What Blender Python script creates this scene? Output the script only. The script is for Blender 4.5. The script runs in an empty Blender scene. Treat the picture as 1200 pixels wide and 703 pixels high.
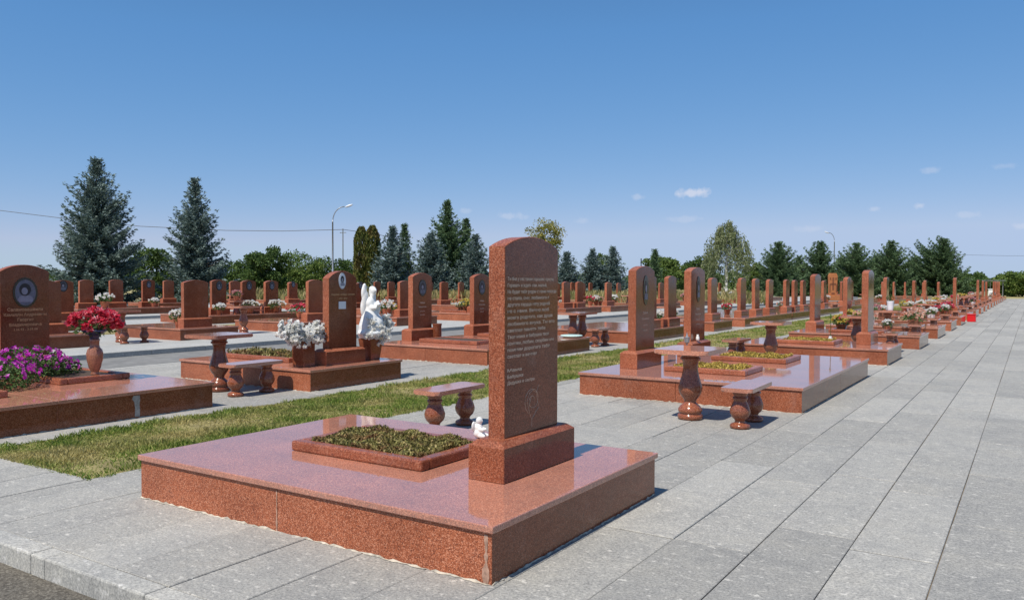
import bpy, bmesh, math, random
import numpy as np
from mathutils import Vector, Matrix

rnd = random.Random(11)
NR = np.random.default_rng(7)
SC = bpy.context.scene
COL = SC.collection
R = math.radians
ZT = 0.327           # top of the plinth slabs

# ------------------------------------------------------------------ camera
W, H, F = 1200.0, 703.0, 943.26
YAW, PITCH, ROLL, EYE = R(32.925), R(-1.281), R(0.2), 1.65
fw = Vector((-math.sin(YAW) * math.cos(PITCH), math.cos(YAW) * math.cos(PITCH), math.sin(PITCH)))
ri = Vector((math.cos(YAW), math.sin(YAW), 0)); up = ri.cross(fw)
r2 = ri * math.cos(ROLL) + up * math.sin(ROLL); u2 = -ri * math.sin(ROLL) + up * math.cos(ROLL)
cam = bpy.data.objects.new('camera', bpy.data.cameras.new('camera'))
COL.objects.link(cam); SC.camera = cam
cam.matrix_world = Matrix(((r2.x, u2.x, -fw.x, 0), (r2.y, u2.y, -fw.y, 0), (r2.z, u2.z, -fw.z, EYE), (0, 0, 0, 1)))
cam.data.sensor_width = 36; cam.data.lens = F / W * 36
cam.data.clip_start = 0.05; cam.data.clip_end = 6000

def proj(x, y, z):
    d = Vector((x, y, z - EYE)); w = d.dot(fw)
    return (W / 2 + F * d.dot(r2) / w, H / 2 - F * d.dot(u2) / w, w)
def at(px, depth, z=0.0):
    """world x, y of the thing seen in column px at this distance along the view"""
    a = (px - W / 2) / F
    x = fw.x * depth + r2.x * a * depth; y = fw.y * depth + r2.y * a * depth
    return x, y
def atx(px, X, z=1.5):
    lo, hi = -20.0, 250.0
    for _ in range(50):
        m = (lo + hi) / 2
        if proj(X, m, z)[0] < px: lo = m
        else: hi = m
    return lo
def zat(px_y, depth):            # height whose picture row is px_y at this depth (middle of picture)
    return EYE + (330.5 - px_y) / F * depth

# ------------------------------------------------------------------ materials
def newmat(name):
    m = bpy.data.materials.new(name); m.use_nodes = True
    nt = m.node_tree; b = nt.nodes['Principled BSDF']
    return m, nt, b
def N(nt, t, **kw):
    n = nt.nodes.new(t)
    for k, v in kw.items():
        if k in n.inputs: n.inputs[k].default_value = v
        else: setattr(n, k, v)
    return n
def ramp(nt, fac, stops, interp='LINEAR'):
    r = nt.nodes.new('ShaderNodeValToRGB'); r.color_ramp.interpolation = interp
    e = r.color_ramp.elements
    while len(e) < len(stops): e.new(0.5)
    for i, (p, c) in enumerate(stops):
        e[i].position = p; e[i].color = (*c, 1) if len(c) == 3 else c
    nt.links.new(fac, r.inputs[0]); return r.outputs[0]
def mix(nt, fac, a, b, mode='MIX'):
    m = nt.nodes.new('ShaderNodeMix'); m.data_type = 'RGBA'; m.blend_type = mode
    for sock, v in ((m.inputs[0], fac), (m.inputs[6], a), (m.inputs[7], b)):
        if isinstance(v, (int, float)): sock.default_value = v
        elif isinstance(v, tuple): sock.default_value = (*v, 1)
        else: nt.links.new(v, sock)
    return m.outputs[2]
def geo_pos(nt): return nt.nodes.new('ShaderNodeNewGeometry').outputs['Position']
def noise(nt, vec, scale, detail=4, rough=0.55):
    n = N(nt, 'ShaderNodeTexNoise', Scale=scale, Detail=detail, Roughness=rough)
    nt.links.new(vec, n.inputs['Vector']); return n.outputs['Fac']
def bump(nt, b, h, strength=0.3, dist=0.01):
    n = N(nt, 'ShaderNodeBump', Strength=strength, Distance=dist)
    nt.links.new(h, n.inputs['Height']); nt.links.new(n.outputs[0], b.inputs['Normal'])

def granite(name, rough, coat=0.0, tint=1.0, bumpy=0.0, ior=1.52, sky_sheen=0.0, spec=.5, sat=1.0):
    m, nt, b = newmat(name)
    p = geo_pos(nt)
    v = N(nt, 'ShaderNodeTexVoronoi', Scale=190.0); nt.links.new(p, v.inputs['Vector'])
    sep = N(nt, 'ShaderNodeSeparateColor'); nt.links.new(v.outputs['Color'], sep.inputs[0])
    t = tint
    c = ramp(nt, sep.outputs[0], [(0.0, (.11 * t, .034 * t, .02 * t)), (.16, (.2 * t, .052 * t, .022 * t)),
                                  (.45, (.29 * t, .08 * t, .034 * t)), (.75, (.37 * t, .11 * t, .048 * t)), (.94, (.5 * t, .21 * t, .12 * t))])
    # seen from afar the crystals melt together: soften with a broader mottling
    big = ramp(nt, noise(nt, p, 2.3, 5), [(.3, (.78, .76, .76)), (.7, (1.12, 1.14, 1.16))])
    col = mix(nt, 1.0, c, big, 'MULTIPLY')
    oi = nt.nodes.new('ShaderNodeObjectInfo')
    tone = ramp(nt, oi.outputs['Random'], [(0, (.82, .8, .8)), (1, (1.12, 1.16, 1.2))])
    col = mix(nt, 1.0, col, tone, 'MULTIPLY')
    # even pale tint paints sky reflection into the tops; then dusty bloom in patches
    if sky_sheen: col = mix(nt, sky_sheen, col, (.56, .44, .39))
    d = ramp(nt, noise(nt, p, 5.0, 6, .7), [(.56, (0, 0, 0)), (.82, (.22, .22, .22))])
    col = mix(nt, d, col, (.42, .30, .25))
    nt.links.new(col, b.inputs['Base Color'])
    rr = ramp(nt, noise(nt, p, 3.2, 6), [(.3, (rough * .7,) * 3), (.75, (rough * 1.6,) * 3)])
    nt.links.new(rr, b.inputs['Roughness'])
    b.inputs['IOR'].default_value = ior; b.inputs['Specular IOR Level'].default_value = spec
    if bumpy: bump(nt, b, sep.outputs[1], bumpy, .002)
    return m
M = {}
M['polished'] = granite('polished_red_granite', .05, tint=1.5, ior=1.72, sky_sheen=.2)  # pale colour has the sky's reflection painted in
M['granite'] = granite('glossy_red_granite_shade_toned', .1, tint=.72, spec=.3)  # darkened copy paints shade into x-facing sides; also colours planters and pots
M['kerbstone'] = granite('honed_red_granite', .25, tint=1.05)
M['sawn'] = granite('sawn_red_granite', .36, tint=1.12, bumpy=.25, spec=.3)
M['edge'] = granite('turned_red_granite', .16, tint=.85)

def paving(name, c0, c1, fleck, joint_dirt=False, per=True):
    m, nt, b = newmat(name)
    p = geo_pos(nt); g = nt.nodes.new('ShaderNodeNewGeometry')
    base = ramp(nt, g.outputs['Random Per Island'], [(0, c0), (1, c1)]) if per else ramp(nt, noise(nt, p, .8), [(.3, c0), (.7, c1)])
    bl = ramp(nt, noise(nt, p, 1.7, 7, .65), [(.25, (.82, .83, .85)), (.5, (1, 1, 1)), (.8, (1.1, 1.08, 1.04))])
    col = mix(nt, 1.0, base, bl, 'MULTIPLY')
    grain = ramp(nt, noise(nt, p, 60, 5, .9), [(.3, (.36, .36, .36)), (.5, (1, 1, 1)), (.7, (1.65, 1.62, 1.55))])
    col = mix(nt, 1.0, col, grain, 'MULTIPLY')
    mott = ramp(nt, noise(nt, p, 9, 6, .75), [(.3, (.84, .84, .85)), (.52, (1, 1, 1)), (.75, (1.14, 1.13, 1.1))])
    col = mix(nt, 1.0, col, mott, 'MULTIPLY')
    # pale worn flecks, stretched across the slabs
    mp = N(nt, 'ShaderNodeMapping'); mp.inputs['Scale'].default_value = (13, 22, 13); nt.links.new(p, mp.inputs[0])
    fl = ramp(nt, noise(nt, mp.outputs[0], 1, 5, .75), [(.57, (0, 0, 0)), (.66, (.8, .8, .8))])
    col = mix(nt, fl, col, fleck)
    # faint rusty stains
    st = ramp(nt, noise(nt, p, .55, 8, .7), [(.62, (0, 0, 0)), (.78, (.35, .35, .35))])
    col = mix(nt, st, col, (.42, .36, .28))
    nt.links.new(col, b.inputs['Base Color']); b.inputs['Roughness'].default_value = .8
    bump(nt, b, noise(nt, p, 110, 4, .8), .35, .004)
    return m
M['paving'] = paving('bush_hammered_paving', (.28, .272, .252), (.365, .354, .326), (.63, .6, .54))
M['kerb'] = paving('pale_kerb_granite', (.36, .352, .325), (.41, .4, .37), (.62, .6, .56))
M['walk'] = paving('pale_concrete_walk', (.36, .36, .345), (.42, .418, .4), (.5, .5, .48), per=False)

def simple(name, col, rough=.6, nscale=30, var=.15, metal=0, sub=0, bmp=0):
    m, nt, b = newmat(name)
    p = geo_pos(nt)
    lo = tuple(c * (1 - var) for c in col); hi = tuple(min(1, c * (1 + var)) for c in col)
    nt.links.new(ramp(nt, noise(nt, p, nscale, 5), [(.3, lo), (.7, hi)]), b.inputs['Base Color'])
    b.inputs['Roughness'].default_value = rough; b.inputs['Metallic'].default_value = metal
    if bmp: bump(nt, b, noise(nt, p, nscale * 2, 5), bmp, .01)
    return m
def asphalt():
    m, nt, b = newmat('old_gritty_asphalt')
    p = geo_pos(nt)
    c = ramp(nt, noise(nt, p, 55, 5, .8), [(.3, (.035, .03, .025)), (.5, (.12, .108, .09)), (.68, (.3, .28, .24))])
    big = ramp(nt, noise(nt, p, 1.3, 6), [(.3, (.75, .75, .75)), (.75, (1.25, 1.2, 1.1))])
    nt.links.new(mix(nt, 1.0, c, big, 'MULTIPLY'), b.inputs['Base Color']); b.inputs['Roughness'].default_value = .95
    bump(nt, b, noise(nt, p, 60, 5, .8), .8, .012)
    return m
M['asphalt'] = asphalt()
M['road'] = simple('worn_grey_asphalt', (.2, .195, .185), .9, 4, .2, bmp=.2)
M['mortar'] = simple('crumbled_pale_mortar', (.46, .41, .33), .95, 30, .35)
M['joint'] = simple('joint_sand', (.15, .115, .075), .95, 2.5, .7)
M['soil'] = simple('bed_soil', (.07, .045, .03), .95, 30, .4, bmp=.5)
M['field'] = simple('dry_field_grass', (.33, .28, .12), .95, .7, .4)
M['turf'] = simple('turf_ground', (.24, .2, .08), .95, 3, .4, bmp=.4)
M['white'] = simple('white_marble', (.78, .78, .76), .5, 14, .12)
M['plate'] = simple('white_enamel_plate', (.75, .78, .82), .3, 12, .05)
M['text'] = simple('pale_gilt_lettering', (.62, .46, .33), .5, 60, .2)
M['gilt'] = simple('gilt_lettering', (.62, .34, .16), .4, 60, .2)
M['steel'] = simple('grey_galvanised_steel', (.35, .36, .37), .45, 10, .1, metal=.6)
M['wire'] = simple('dark_cable', (.05, .05, .055), .6)
M['dark'] = simple('black_portrait_stone', (.012, .014, .02), .12, 20, .3)
M['grey'] = simple('etched_grey', (.06, .068, .09), .3, 18, .3)
M['coat'] = simple('etched_coat', (.13, .145, .19), .4, 20, .3)
M['hair'] = simple('etched_dark', (.012, .012, .018), .4, 20, .3)
M['face'] = simple('etched_pale', (.26, .27, .33), .4, 20, .15)
M['lightgrey'] = simple('pale_blue_enamel', (.56, .6, .66), .3, 15, .12)
M['red'] = simple('red_plastic', (.65, .01, .012), .35, 8, .1)
M['terra'] = simple('terracotta', (.4, .14, .07), .7, 20, .15)
M['blue'] = simple('dark_blue_wrap', (.02, .035, .09), .35, 20, .3)
M['bark'] = simple('brown_bark', (.09, .065, .045), .95, 8, .4, bmp=.6)
M['birchbark'] = simple('birch_bark', (.55, .53, .48), .8, 3, .5)
M['tuff'] = simple('orange_tuff', (.42, .15, .05), .85, 12, .25, bmp=.4)
M['tuffdark'] = simple('carved_tuff_recess', (.2, .07, .03), .9, 12, .2)
M['glaze'] = simple('polished_brown_granite_vase', (.3, .13, .08), .12, 60, .35)

def leafy(name, stops, trans=.22, rough=.6, patch=None):
    m, nt, b = newmat(name)
    g = nt.nodes.new('ShaderNodeNewGeometry')
    col = ramp(nt, g.outputs['Random Per Island'], stops)
    if patch:
        f = ramp(nt, noise(nt, g.outputs['Position'], patch[0], 4), [(patch[2], (0, 0, 0)), (patch[3], (1, 1, 1))])
        col = mix(nt, f, col, ramp(nt, g.outputs['Random Per Island'], patch[1]))
    nt.links.new(col, b.inputs['Base Color']); b.inputs['Roughness'].default_value = rough
    b.inputs['Specular IOR Level'].default_value = .25
    out = nt.nodes['Material Output']
    t = nt.nodes.new('ShaderNodeBsdfTranslucent'); nt.links.new(col, t.inputs[0])
    ms = nt.nodes.new('ShaderNodeMixShader'); ms.inputs[0].default_value = trans
    nt.links.new(b.outputs[0], ms.inputs[1]); nt.links.new(t.outputs[0], ms.inputs[2]); nt.links.new(ms.outputs[0], out.inputs[0])
    return m
M['bluespruce'] = leafy('blue_spruce_needles', [(0, (.05, .085, .07)), (.5, (.12, .175, .155)), (1, (.27, .34, .31))], .12)
M['pine'] = leafy('dark_conifer_needles', [(0, (.045, .085, .038)), (.6, (.11, .175, .08)), (1, (.2, .29, .14))], .22)
M['thuja'] = leafy('bronzed_thuja', [(0, (.05, .07, .015)), (.6, (.11, .13, .03)), (1, (.2, .18, .045))], .1, patch=(.9, [(0, (.09, .06, .02)), (1, (.19, .13, .05))], .5, .7))
M['leaf'] = leafy('broad_leaves', [(0, (.055, .095, .02)), (.6, (.12, .19, .04)), (1, (.24, .3, .08))], .3)
M['leafdark'] = leafy('dark_broad_leaves', [(0, (.035, .07, .018)), (.6, (.075, .13, .032)), (1, (.15, .22, .06))], .3)
M['leafyellow'] = leafy('yellowing_leaves', [(0, (.12, .13, .025)), (.6, (.27, .26, .05)), (1, (.45, .38, .09))], .25)
M['birchleaf'] = leafy('birch_leaves', [(0, (.1, .13, .045)), (.6, (.2, .23, .1)), (1, (.34, .36, .2))], .25)
M['grass'] = leafy('sunburnt_turf', [(0, (.09, .17, .022)), (.5, (.2, .28, .05)), (1, (.44, .44, .13))], .35,
                   patch=(1.1, [(0, (.32, .28, .09)), (1, (.64, .55, .25))], .46, .64))
M['bedgreen'] = leafy('bed_succulents', [(0, (.06, .055, .02)), (.4, (.17, .155, .045)), (.75, (.34, .31, .1)), (1, (.5, .38, .18))], .2,
                      patch=(6, [(0, (.1, .045, .025)), (1, (.3, .17, .07))], .48, .64))
M['yellowbed'] = leafy('yellow_bed_flowers', [(0, (.16, .11, .03)), (.35, (.36, .25, .05)), (1, (.7, .52, .12))], .2)
def petals(name, c0, c1, c2): return leafy(name, [(0, c0), (.5, c1), (1, c2)], .5, .5)
M['pet_white'] = petals('white_petals', (.82, .81, .76), (.9, .89, .85), (.94, .93, .9))
M['pet_red'] = petals('crimson_petals', (.4, .012, .03), (.8, .06, .12), (.92, .38, .44))
M['pet_magenta'] = petals('magenta_petals', (.45, .015, .36), (.72, .06, .6), (.85, .25, .75))
M['pet_pink'] = petals('pink_petals', (.6, .25, .28), (.75, .4, .4), (.8, .6, .55))
M['pet_yellow'] = petals('yellow_petals', (.55, .45, .05), (.75, .6, .12), (.8, .75, .4))
M['pet_peach'] = petals('peach_petals', (.75, .35, .25), (.8, .55, .42), (.85, .75, .65))
M['leafbright'] = leafy('flower_leaves', [(0, (.03, .07, .015)), (1, (.12, .2, .06))], .25)

# ------------------------------------------------------------------ helpers
def link(o, parent=None):
    COL.objects.link(o)
    if parent: o.parent = parent
    return o
def meshobj(name, me, mat, parent=None, smooth=False):
    me.name = name
    if mat: me.materials.append(mat)
    if smooth:
        me.polygons.foreach_set('use_smooth', [True] * len(me.polygons)); me.update()
    return link(bpy.data.objects.new(name, me), parent)
def from_bm(name, bm, mat, parent=None, smooth=False):
    me = bpy.data.meshes.new(name); bm.normal_update(); bm.to_mesh(me); bm.free()
    return meshobj(name, me, mat, parent, smooth)
def tag(o, label=None, cat=None, group=None, kind=None):
    if label: o['label'] = label
    if cat: o['category'] = cat
    if group: o['group'] = group
    if kind: o['kind'] = kind
    return o
def thing(name, loc, label, cat, group=None, rz=0):
    o = bpy.data.objects.new(name, None); o.empty_display_size = .2
    o.location = loc; o.rotation_euler = (0, 0, rz); link(o)
    return tag(o, label, cat, group)
def copy_tree(o, parent=None):
    c = o.copy(); COL.objects.link(c)
    if parent: c.parent = parent
    for ch in [k for k in KIDS(o)]: copy_tree(ch, c)
    return c
def KIDS(o): return [k for k in ALLOBJ() if k.parent == o]
def ALLOBJ(): return list(o_children_cache())
def o_children_cache(): return bpy.data.objects
def bbox(bm, x0, x1, y0, y1, z0, z1, bev=0.0, seg=1):
    g = bmesh.ops.create_cube(bm, size=1)
    vs = g['verts']
    for v in vs:
        v.co = Vector(((x0 + x1) / 2 + v.co.x * (x1 - x0), (y0 + y1) / 2 + v.co.y * (y1 - y0), (z0 + z1) / 2 + v.co.z * (z1 - z0)))
    if bev:
        es = list({e for v in vs for e in v.link_edges})
        bmesh.ops.bevel(bm, geom=es, offset=bev, segments=seg, affect='EDGES', profile=.5)
def lathe(bm, prof, cx=0, cy=0, n=20, z0=0):
    rings = []
    for z, r in prof:
        rings.append([bm.verts.new((cx + r * math.cos(2 * math.pi * k / n), cy + r * math.sin(2 * math.pi * k / n), z0 + z)) for k in range(n)])
    for a, b in zip(rings, rings[1:]):
        for k in range(n): bm.faces.new((a[k], a[(k + 1) % n], b[(k + 1) % n], b[k]))
    bm.faces.new(list(reversed(rings[0]))); bm.faces.new(rings[-1])
def prism(bm, outline, x0, x1, bev=0.006, seg=2):
    """outline in (y, z), extruded from x0 to x1"""
    a = [bm.verts.new((x0, y, z)) for y, z in outline]; b = [bm.verts.new((x1, y, z)) for y, z in outline]
    n = len(a); fs = [bm.faces.new(list(reversed(a))), bm.faces.new(b)]
    for k in range(n): fs.append(bm.faces.new((a[k], a[(k + 1) % n], b[(k + 1) % n], b[k])))
    bmesh.ops.recalc_face_normals(bm, faces=fs)
    if bev:
        es = [e for e in fs[0].edges] + [e for e in fs[1].edges]
        bmesh.ops.bevel(bm, geom=es, offset=bev, segments=seg, affect='EDGES', profile=.5)
def tube(bm, pts, rad, n=8):
    pts = [Vector(p) for p in pts]; rings = []
    rads = rad if isinstance(rad, (list, tuple)) else [rad] * len(pts)
    for i, p in enumerate(pts):
        d = (pts[min(i + 1, len(pts) - 1)] - pts[max(i - 1, 0)]).normalized()
        s = d.cross(Vector((0, 0, 1)))
        if s.length < .01: s = d.cross(Vector((0, 1, 0)))
        s.normalize(); t = s.cross(d)
        rings.append([bm.verts.new(p + (s * math.cos(2 * math.pi * k / n) + t * math.sin(2 * math.pi * k / n)) * rads[i]) for k in range(n)])
    for a, b in zip(rings, rings[1:]):
        for k in range(n): bm.faces.new((a[k], a[(k + 1) % n], b[(k + 1) % n], b[k]))
    bm.faces.new(rings[0]); bm.faces.new(list(reversed(rings[-1])))
def quads_mesh(name, Q, mat, parent=None):
    """Q: (n, 4, 3) array of quads"""
    n = len(Q); me = bpy.data.meshes.new(name)
    me.vertices.add(n * 4); me.vertices.foreach_set('co', np.asarray(Q, np.float32).reshape(-1))
    me.loops.add(n * 4); me.loops.foreach_set('vertex_index', np.arange(n * 4, dtype=np.int32))
    me.polygons.add(n); me.polygons.foreach_set('loop_start', np.arange(0, n * 4, 4, dtype=np.int32))
    me.update(calc_edges=True); me.validate()
    return meshobj(name, me, mat, parent)
def unit(v): return v / np.maximum(np.linalg.norm(v, axis=-1, keepdims=True), 1e-9)
def leaf_quads(c, d, length, width, rng=NR):
    """leaf-shaped quads at centres c, pointing along d"""
    n = len(c); d = unit(d); r = unit(rng.normal(size=(n, 3))); s = unit(np.cross(d, r))
    L = (length * (0.7 + .6 * rng.random(n)))[:, None]; Wd = (width * (0.7 + .6 * rng.random(n)))[:, None]
    return np.stack([c - d * L * .5, c + s * Wd * .5 - d * L * .05, c + d * L * .5, c - s * Wd * .5 - d * L * .05], 1)
def remeshed(name, parts, mat, parent, vox=.01):
    """fuses ellipsoids (centre, radii[, rotation]) and cones into one continuous sculpted surface"""
    bm = bmesh.new()
    for p in parts:
        if p[0] == 'e':
            g = bmesh.ops.create_icosphere(bm, subdivisions=3, radius=1)
            mtx = Matrix.Translation(p[1]) @ (Matrix.Rotation(p[3][1], 4, p[3][0]) if len(p) > 3 else Matrix.Identity(4)) @ Matrix.Diagonal((*p[2], 1))
            bmesh.ops.transform(bm, matrix=mtx, verts=g['verts'])
        else:
            lathe(bm, p[2], p[1][0], p[1][1], 20, p[1][2])
    me = bpy.data.meshes.new('tmp'); bm.to_mesh(me); bm.free()
    o = link(bpy.data.objects.new('tmp', me))
    r = o.modifiers.new('r', 'REMESH'); r.mode = 'VOXEL'; r.voxel_size = vox; r.use_smooth_shade = True
    s = o.modifiers.new('s', 'SMOOTH'); s.iterations = 3
    dg = bpy.context.evaluated_depsgraph_get(); dg.update()
    m2 = bpy.data.meshes.new_from_object(o.evaluated_get(dg)); bpy.data.objects.remove(o)
    return meshobj(name, m2, mat, parent, True)
def text_mesh(lines, sizes, pitch, align='LEFT', x=0.0):
    """lines of lettering as a mesh in the (y, z) plane facing +x; returns bmesh"""
    out = bmesh.new()
    for (s, z, sz) in lines:
        cu = bpy.data.curves.new('t', 'FONT'); cu.body = s; cu.size = sz; cu.align_x = align; cu.resolution_u = 1; cu.extrude = .0004; cu.offset = sz * .02
        o = link(bpy.data.objects.new('t', cu))
        dg = bpy.context.evaluated_depsgraph_get(); dg.update()
        me = bpy.data.meshes.new_from_object(o.evaluated_get(dg)); bpy.data.objects.remove(o)
        for v in me.vertices:
            a, b_, c_ = v.co; v.co = (x + c_, a, z + b_)
        out.from_mesh(me)
    return out

# ------------------------------------------------------------------ ground and paving
def sheet(name, x0, x1, y0, y1, z, mat, label=None):
    bm = bmesh.new(); vs = [bm.verts.new(p) for p in ((x0, y0, z), (x1, y0, z), (x1, y1, z), (x0, y1, z))]; bm.faces.new(vs)
    return tag(from_bm(name, bm, mat), kind='structure')
def block(name, x0, x1, y0, y1, z0, z1, mat):
    bm = bmesh.new(); bbox(bm, x0, x1, y0, y1, z0, z1, .012)
    return tag(from_bm(name, bm, mat), kind='structure')
sheet('ground', -2500, 2500, -400, 3500, -.17, M['field'])
sheet('road', -60, 14, -30, 2.47, -.12, M['asphalt'])

def slabs(name, x_lines, y0, y1, fixed=None, lmin=1.6, lmax=2.4, gap=.006, skip=()):
    bm = bmesh.new()
    for i in range(len(x_lines) - 1):
        xa, xb = x_lines[i] + gap / 2, x_lines[i + 1] - gap / 2
        cuts = [y0] + (sorted(fixed.get(i, [])) if fixed else [])
        while cuts[-1] < y1 - .6: cuts.append(cuts[-1] + rnd.uniform(lmin, lmax))
        cuts[-1] = y1
        for a, b in zip(cuts, cuts[1:]):
            if b - a < .05: continue
            if any(xa > s[0] + .3 and xb < s[1] - .3 and a > s[2] + .3 and b < s[3] - .3 for s in skip): continue
            dz = rnd.uniform(-.003, .002); j = rnd.uniform(-.0015, .0015)
            c = .004
            tl = rnd.uniform(-.0012, .0012)
            lo = [bm.verts.new(p) for p in ((xa + j, a + gap * .8, dz - .03), (xb + j, a + gap * .8, dz - .03), (xb + j, b - gap * .8, dz - .03), (xa + j, b - gap * .8, dz - .03))]
            mi = [bm.verts.new((v.co.x, v.co.y, dz - c)) for v in lo]
            hi = [bm.verts.new(p) for p in ((xa + j + c, a + gap * .8 + c, dz - tl), (xb + j - c, a + gap * .8 + c, dz + tl), (xb + j - c, b - gap * .8 - c, dz + tl), (xa + j + c, b - gap * .8 - c, dz - tl))]
            for A, B in ((lo, mi), (mi, hi)):
                for k in range(4): bm.faces.new((A[k], A[(k + 1) % 4], B[(k + 1) % 4], B[k]))
            bm.faces.new(hi)
    return tag(from_bm(name, bm, M['paving']), kind='structure')
XL = [-.447 - .4926 * k for k in range(13, -20, -1)]      # slab joints running up the aisle
XL[0] = -6.58
col_of = lambda k: 12 - k
fixed = {col_of(0): [3.6, 5.32, 7.02, 8.67, 10.29, 12.1], col_of(1): [3.9, 5.54, 7.34, 9.1], col_of(2): [3.2, 4.91, 6.85, 8.67, 10.4],
         col_of(3): [3.1, 4.9, 7.3, 9.2], col_of(-1): [4.5, 6.3, 8.0], col_of(4): [3.7, 7.9, 9.9]}
block('paving_base', -6.58, XL[-1], 2.62, 104, -.16, -.014, M['joint'])
slabs('paving', XL, 2.615, 104, fixed, skip=[(-5.6, -2.43, 10.5, 15.3)])
# kerb stones along the front road and along the grass
def kerb_line(name, x0, x1, y0, y1, along, step=1.0, cuts=None, top=0.004):
    bm = bmesh.new()
    a, e = (x0, x1) if along == 'x' else (y0, y1)
    cs = [a]
    while cs[-1] < e: cs.append(min(e, cs[-1] + step))
    if cuts: cs = sorted(set(cs + cuts))
    for p, q in zip(cs, cs[1:]):
        if q - p < .02: continue
        if along == 'x': bbox(bm, p + .002, q - .002, y0, y1, -.16, top + rnd.uniform(-.001, .001), .012, 2)
        else: bbox(bm, x0, x1, p + .002, q - .002, -.16, top + rnd.uniform(-.001, .001), .012, 2)
    return tag(from_bm(name, bm, M['kerb']), kind='structure')
kerb_line('kerb', -6.9, XL[-1], 2.47, 2.612, 'x', 1.0, [-5.06])
# strip at the end of the grass, then the grass itself
GX0, GX1, GY0, GY1 = -8.56, -6.58, 3.7, 100.0
XL2 = [-14.36 + .483 * k for k in range(13)]
slabs('pavement', [-8.556, -8.06, -7.57, -7.08, -6.586], 2.615, 3.69)
block('pavement_base', -14.36, -6.585, 2.62, 3.69, -.16, -.014, M['joint'])
block('pavement_base', -14.36, -8.56, 3.69, 104, -.16, -.014, M['joint'])
slabs('pavement', XL2, 2.615, 104, None, 1.6, 2.4)
kerb_line('kerb', -14.5, -6.9, 2.47, 2.612, 'x', 1.0)
kerb_line('kerb', -14.5, -14.36, 2.62, 104, 'y', 1.5)
block('turf_ground', GX0, GX1, GY0, GY1, -.16, -.006, M['turf'])
PER = 17.2
for n in range(3):
    rx = -14.5 - PER * n
    sheet('road', rx - 3.2, rx, 2.47, 104, -.12 + .002, M['road'])
    kerb_line('kerb', rx - 3.34, rx - 3.2, 2.47, 104, 'y', 1.5)
    if n < 2:
        block('pavement', rx - 9.2, rx - 3.34, 2.5, 104, -.16, 0, M['walk'])
        block('grass_verge', rx - 11.2, rx - 9.2, 2.5, 104, -.16, .006, M['turf'])
        block('pavement', rx - PER + .14, rx - 11.2, 2.5, 104, -.16, 0, M['walk'])
        kerb_line('kerb', rx - PER, rx - PER + .14, 2.5, 104, 'y', 1.5)

def blades(name, x0, x1, y0, y1, dens, h, w, mat, z=-.006):
    n = int((x1 - x0) * (y1 - y0) * dens)
    c = np.stack([NR.uniform(x0 - .06, x1 + .06, n), NR.uniform(y0, y1, n), np.full(n, z)], 1)
    rag = .03 * np.sin(c[:, 1] * 9) + .03 * np.sin(c[:, 1] * 23 + 1) + .02 * NR.normal(size=n)      # ragged edge creeping over the slabs
    keep = (c[:, 0] > x0 - .0 + rag) & (c[:, 0] < x1 + rag) & (NR.random(n) < .62 + .5 * np.sin(c[:, 0] * 3.1 + 1) * np.sin(c[:, 1] * 1.9))
    c = c[keep]; n = len(c)
    # clumps: uneven height
    hh = h * (.45 + .9 * NR.random(n)) * (.7 + .45 * (np.sin(c[:, 0] * 5.1 + np.cos(c[:, 1] * 2.7) * 2) * np.cos(c[:, 1] * 3.9)))
    d = NR.normal(size=(n, 3)) * .42; d[:, 2] = 1; d = unit(d) * hh[:, None]
    a = NR.uniform(0, 2 * np.pi, n); s = np.stack([np.cos(a), np.sin(a), np.zeros(n)], 1) * w
    bend = NR.normal(size=(n, 3)) * .012; bend[:, 2] = 0
    return np.stack([c - s * .5, c + s * .5, c + d * .55 + s * .38, c + d + bend], 1)
Q = [blades('g', GX0 - .03, GX1 + .03, GY0 - .05, 9, 8500, .055, .006, None),
     blades('g', GX0 - .03, GX1 + .03, 9, 18, 4000, .055, .009, None),
     blades('g', GX0, GX1, 18, 60, 800, .06, .02, None)]
tag(quads_mesh('grass', np.concatenate(Q), M['grass']), kind='stuff', label='sunburnt green and straw coloured turf strip between the two front rows')

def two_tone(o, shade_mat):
    """wide polished faces along x, darkened to paint shade in; sawn ends"""
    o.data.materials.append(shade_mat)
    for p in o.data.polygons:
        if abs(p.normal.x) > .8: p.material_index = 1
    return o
# ------------------------------------------------------------------ headstones
def arch(w, hs, hp, n=10, shoulder=.0, z0=0):
    """outline (y, z) of a tablet with an arched top"""
    pts = [(-w / 2, z0), (w / 2, z0), (w / 2, hs)]
    s = w * .5 - shoulder; rise = hp - hs
    rr = (s * s + rise * rise) / (2 * rise)
    for k in range(n + 1):
        t = 1 - 2 * k / n; y = s * t
        pts.append((y, hp - rr + math.sqrt(max(0, rr * rr - y * y)) ) if True else None)
    if shoulder == 0: pts.pop(3); pts.pop()
    pts.append((-w / 2, hs))
    return pts
MESHCACHE = {}
def oval(bm, y, z, a, b, x0, x1, n=28):
    pts = [(y + a * math.cos(2 * math.pi * k / n), z + b * math.sin(2 * math.pi * k / n)) for k in range(n)]
    prism(bm, pts, x0, x1, 0)
def cached(key, fn, name, mat, parent, smooth=False):
    if key in MESHCACHE:
        return link(bpy.data.objects.new(name, MESHCACHE[key]), parent)
    o = fn(); MESHCACHE[key] = o.data
    return o
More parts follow.
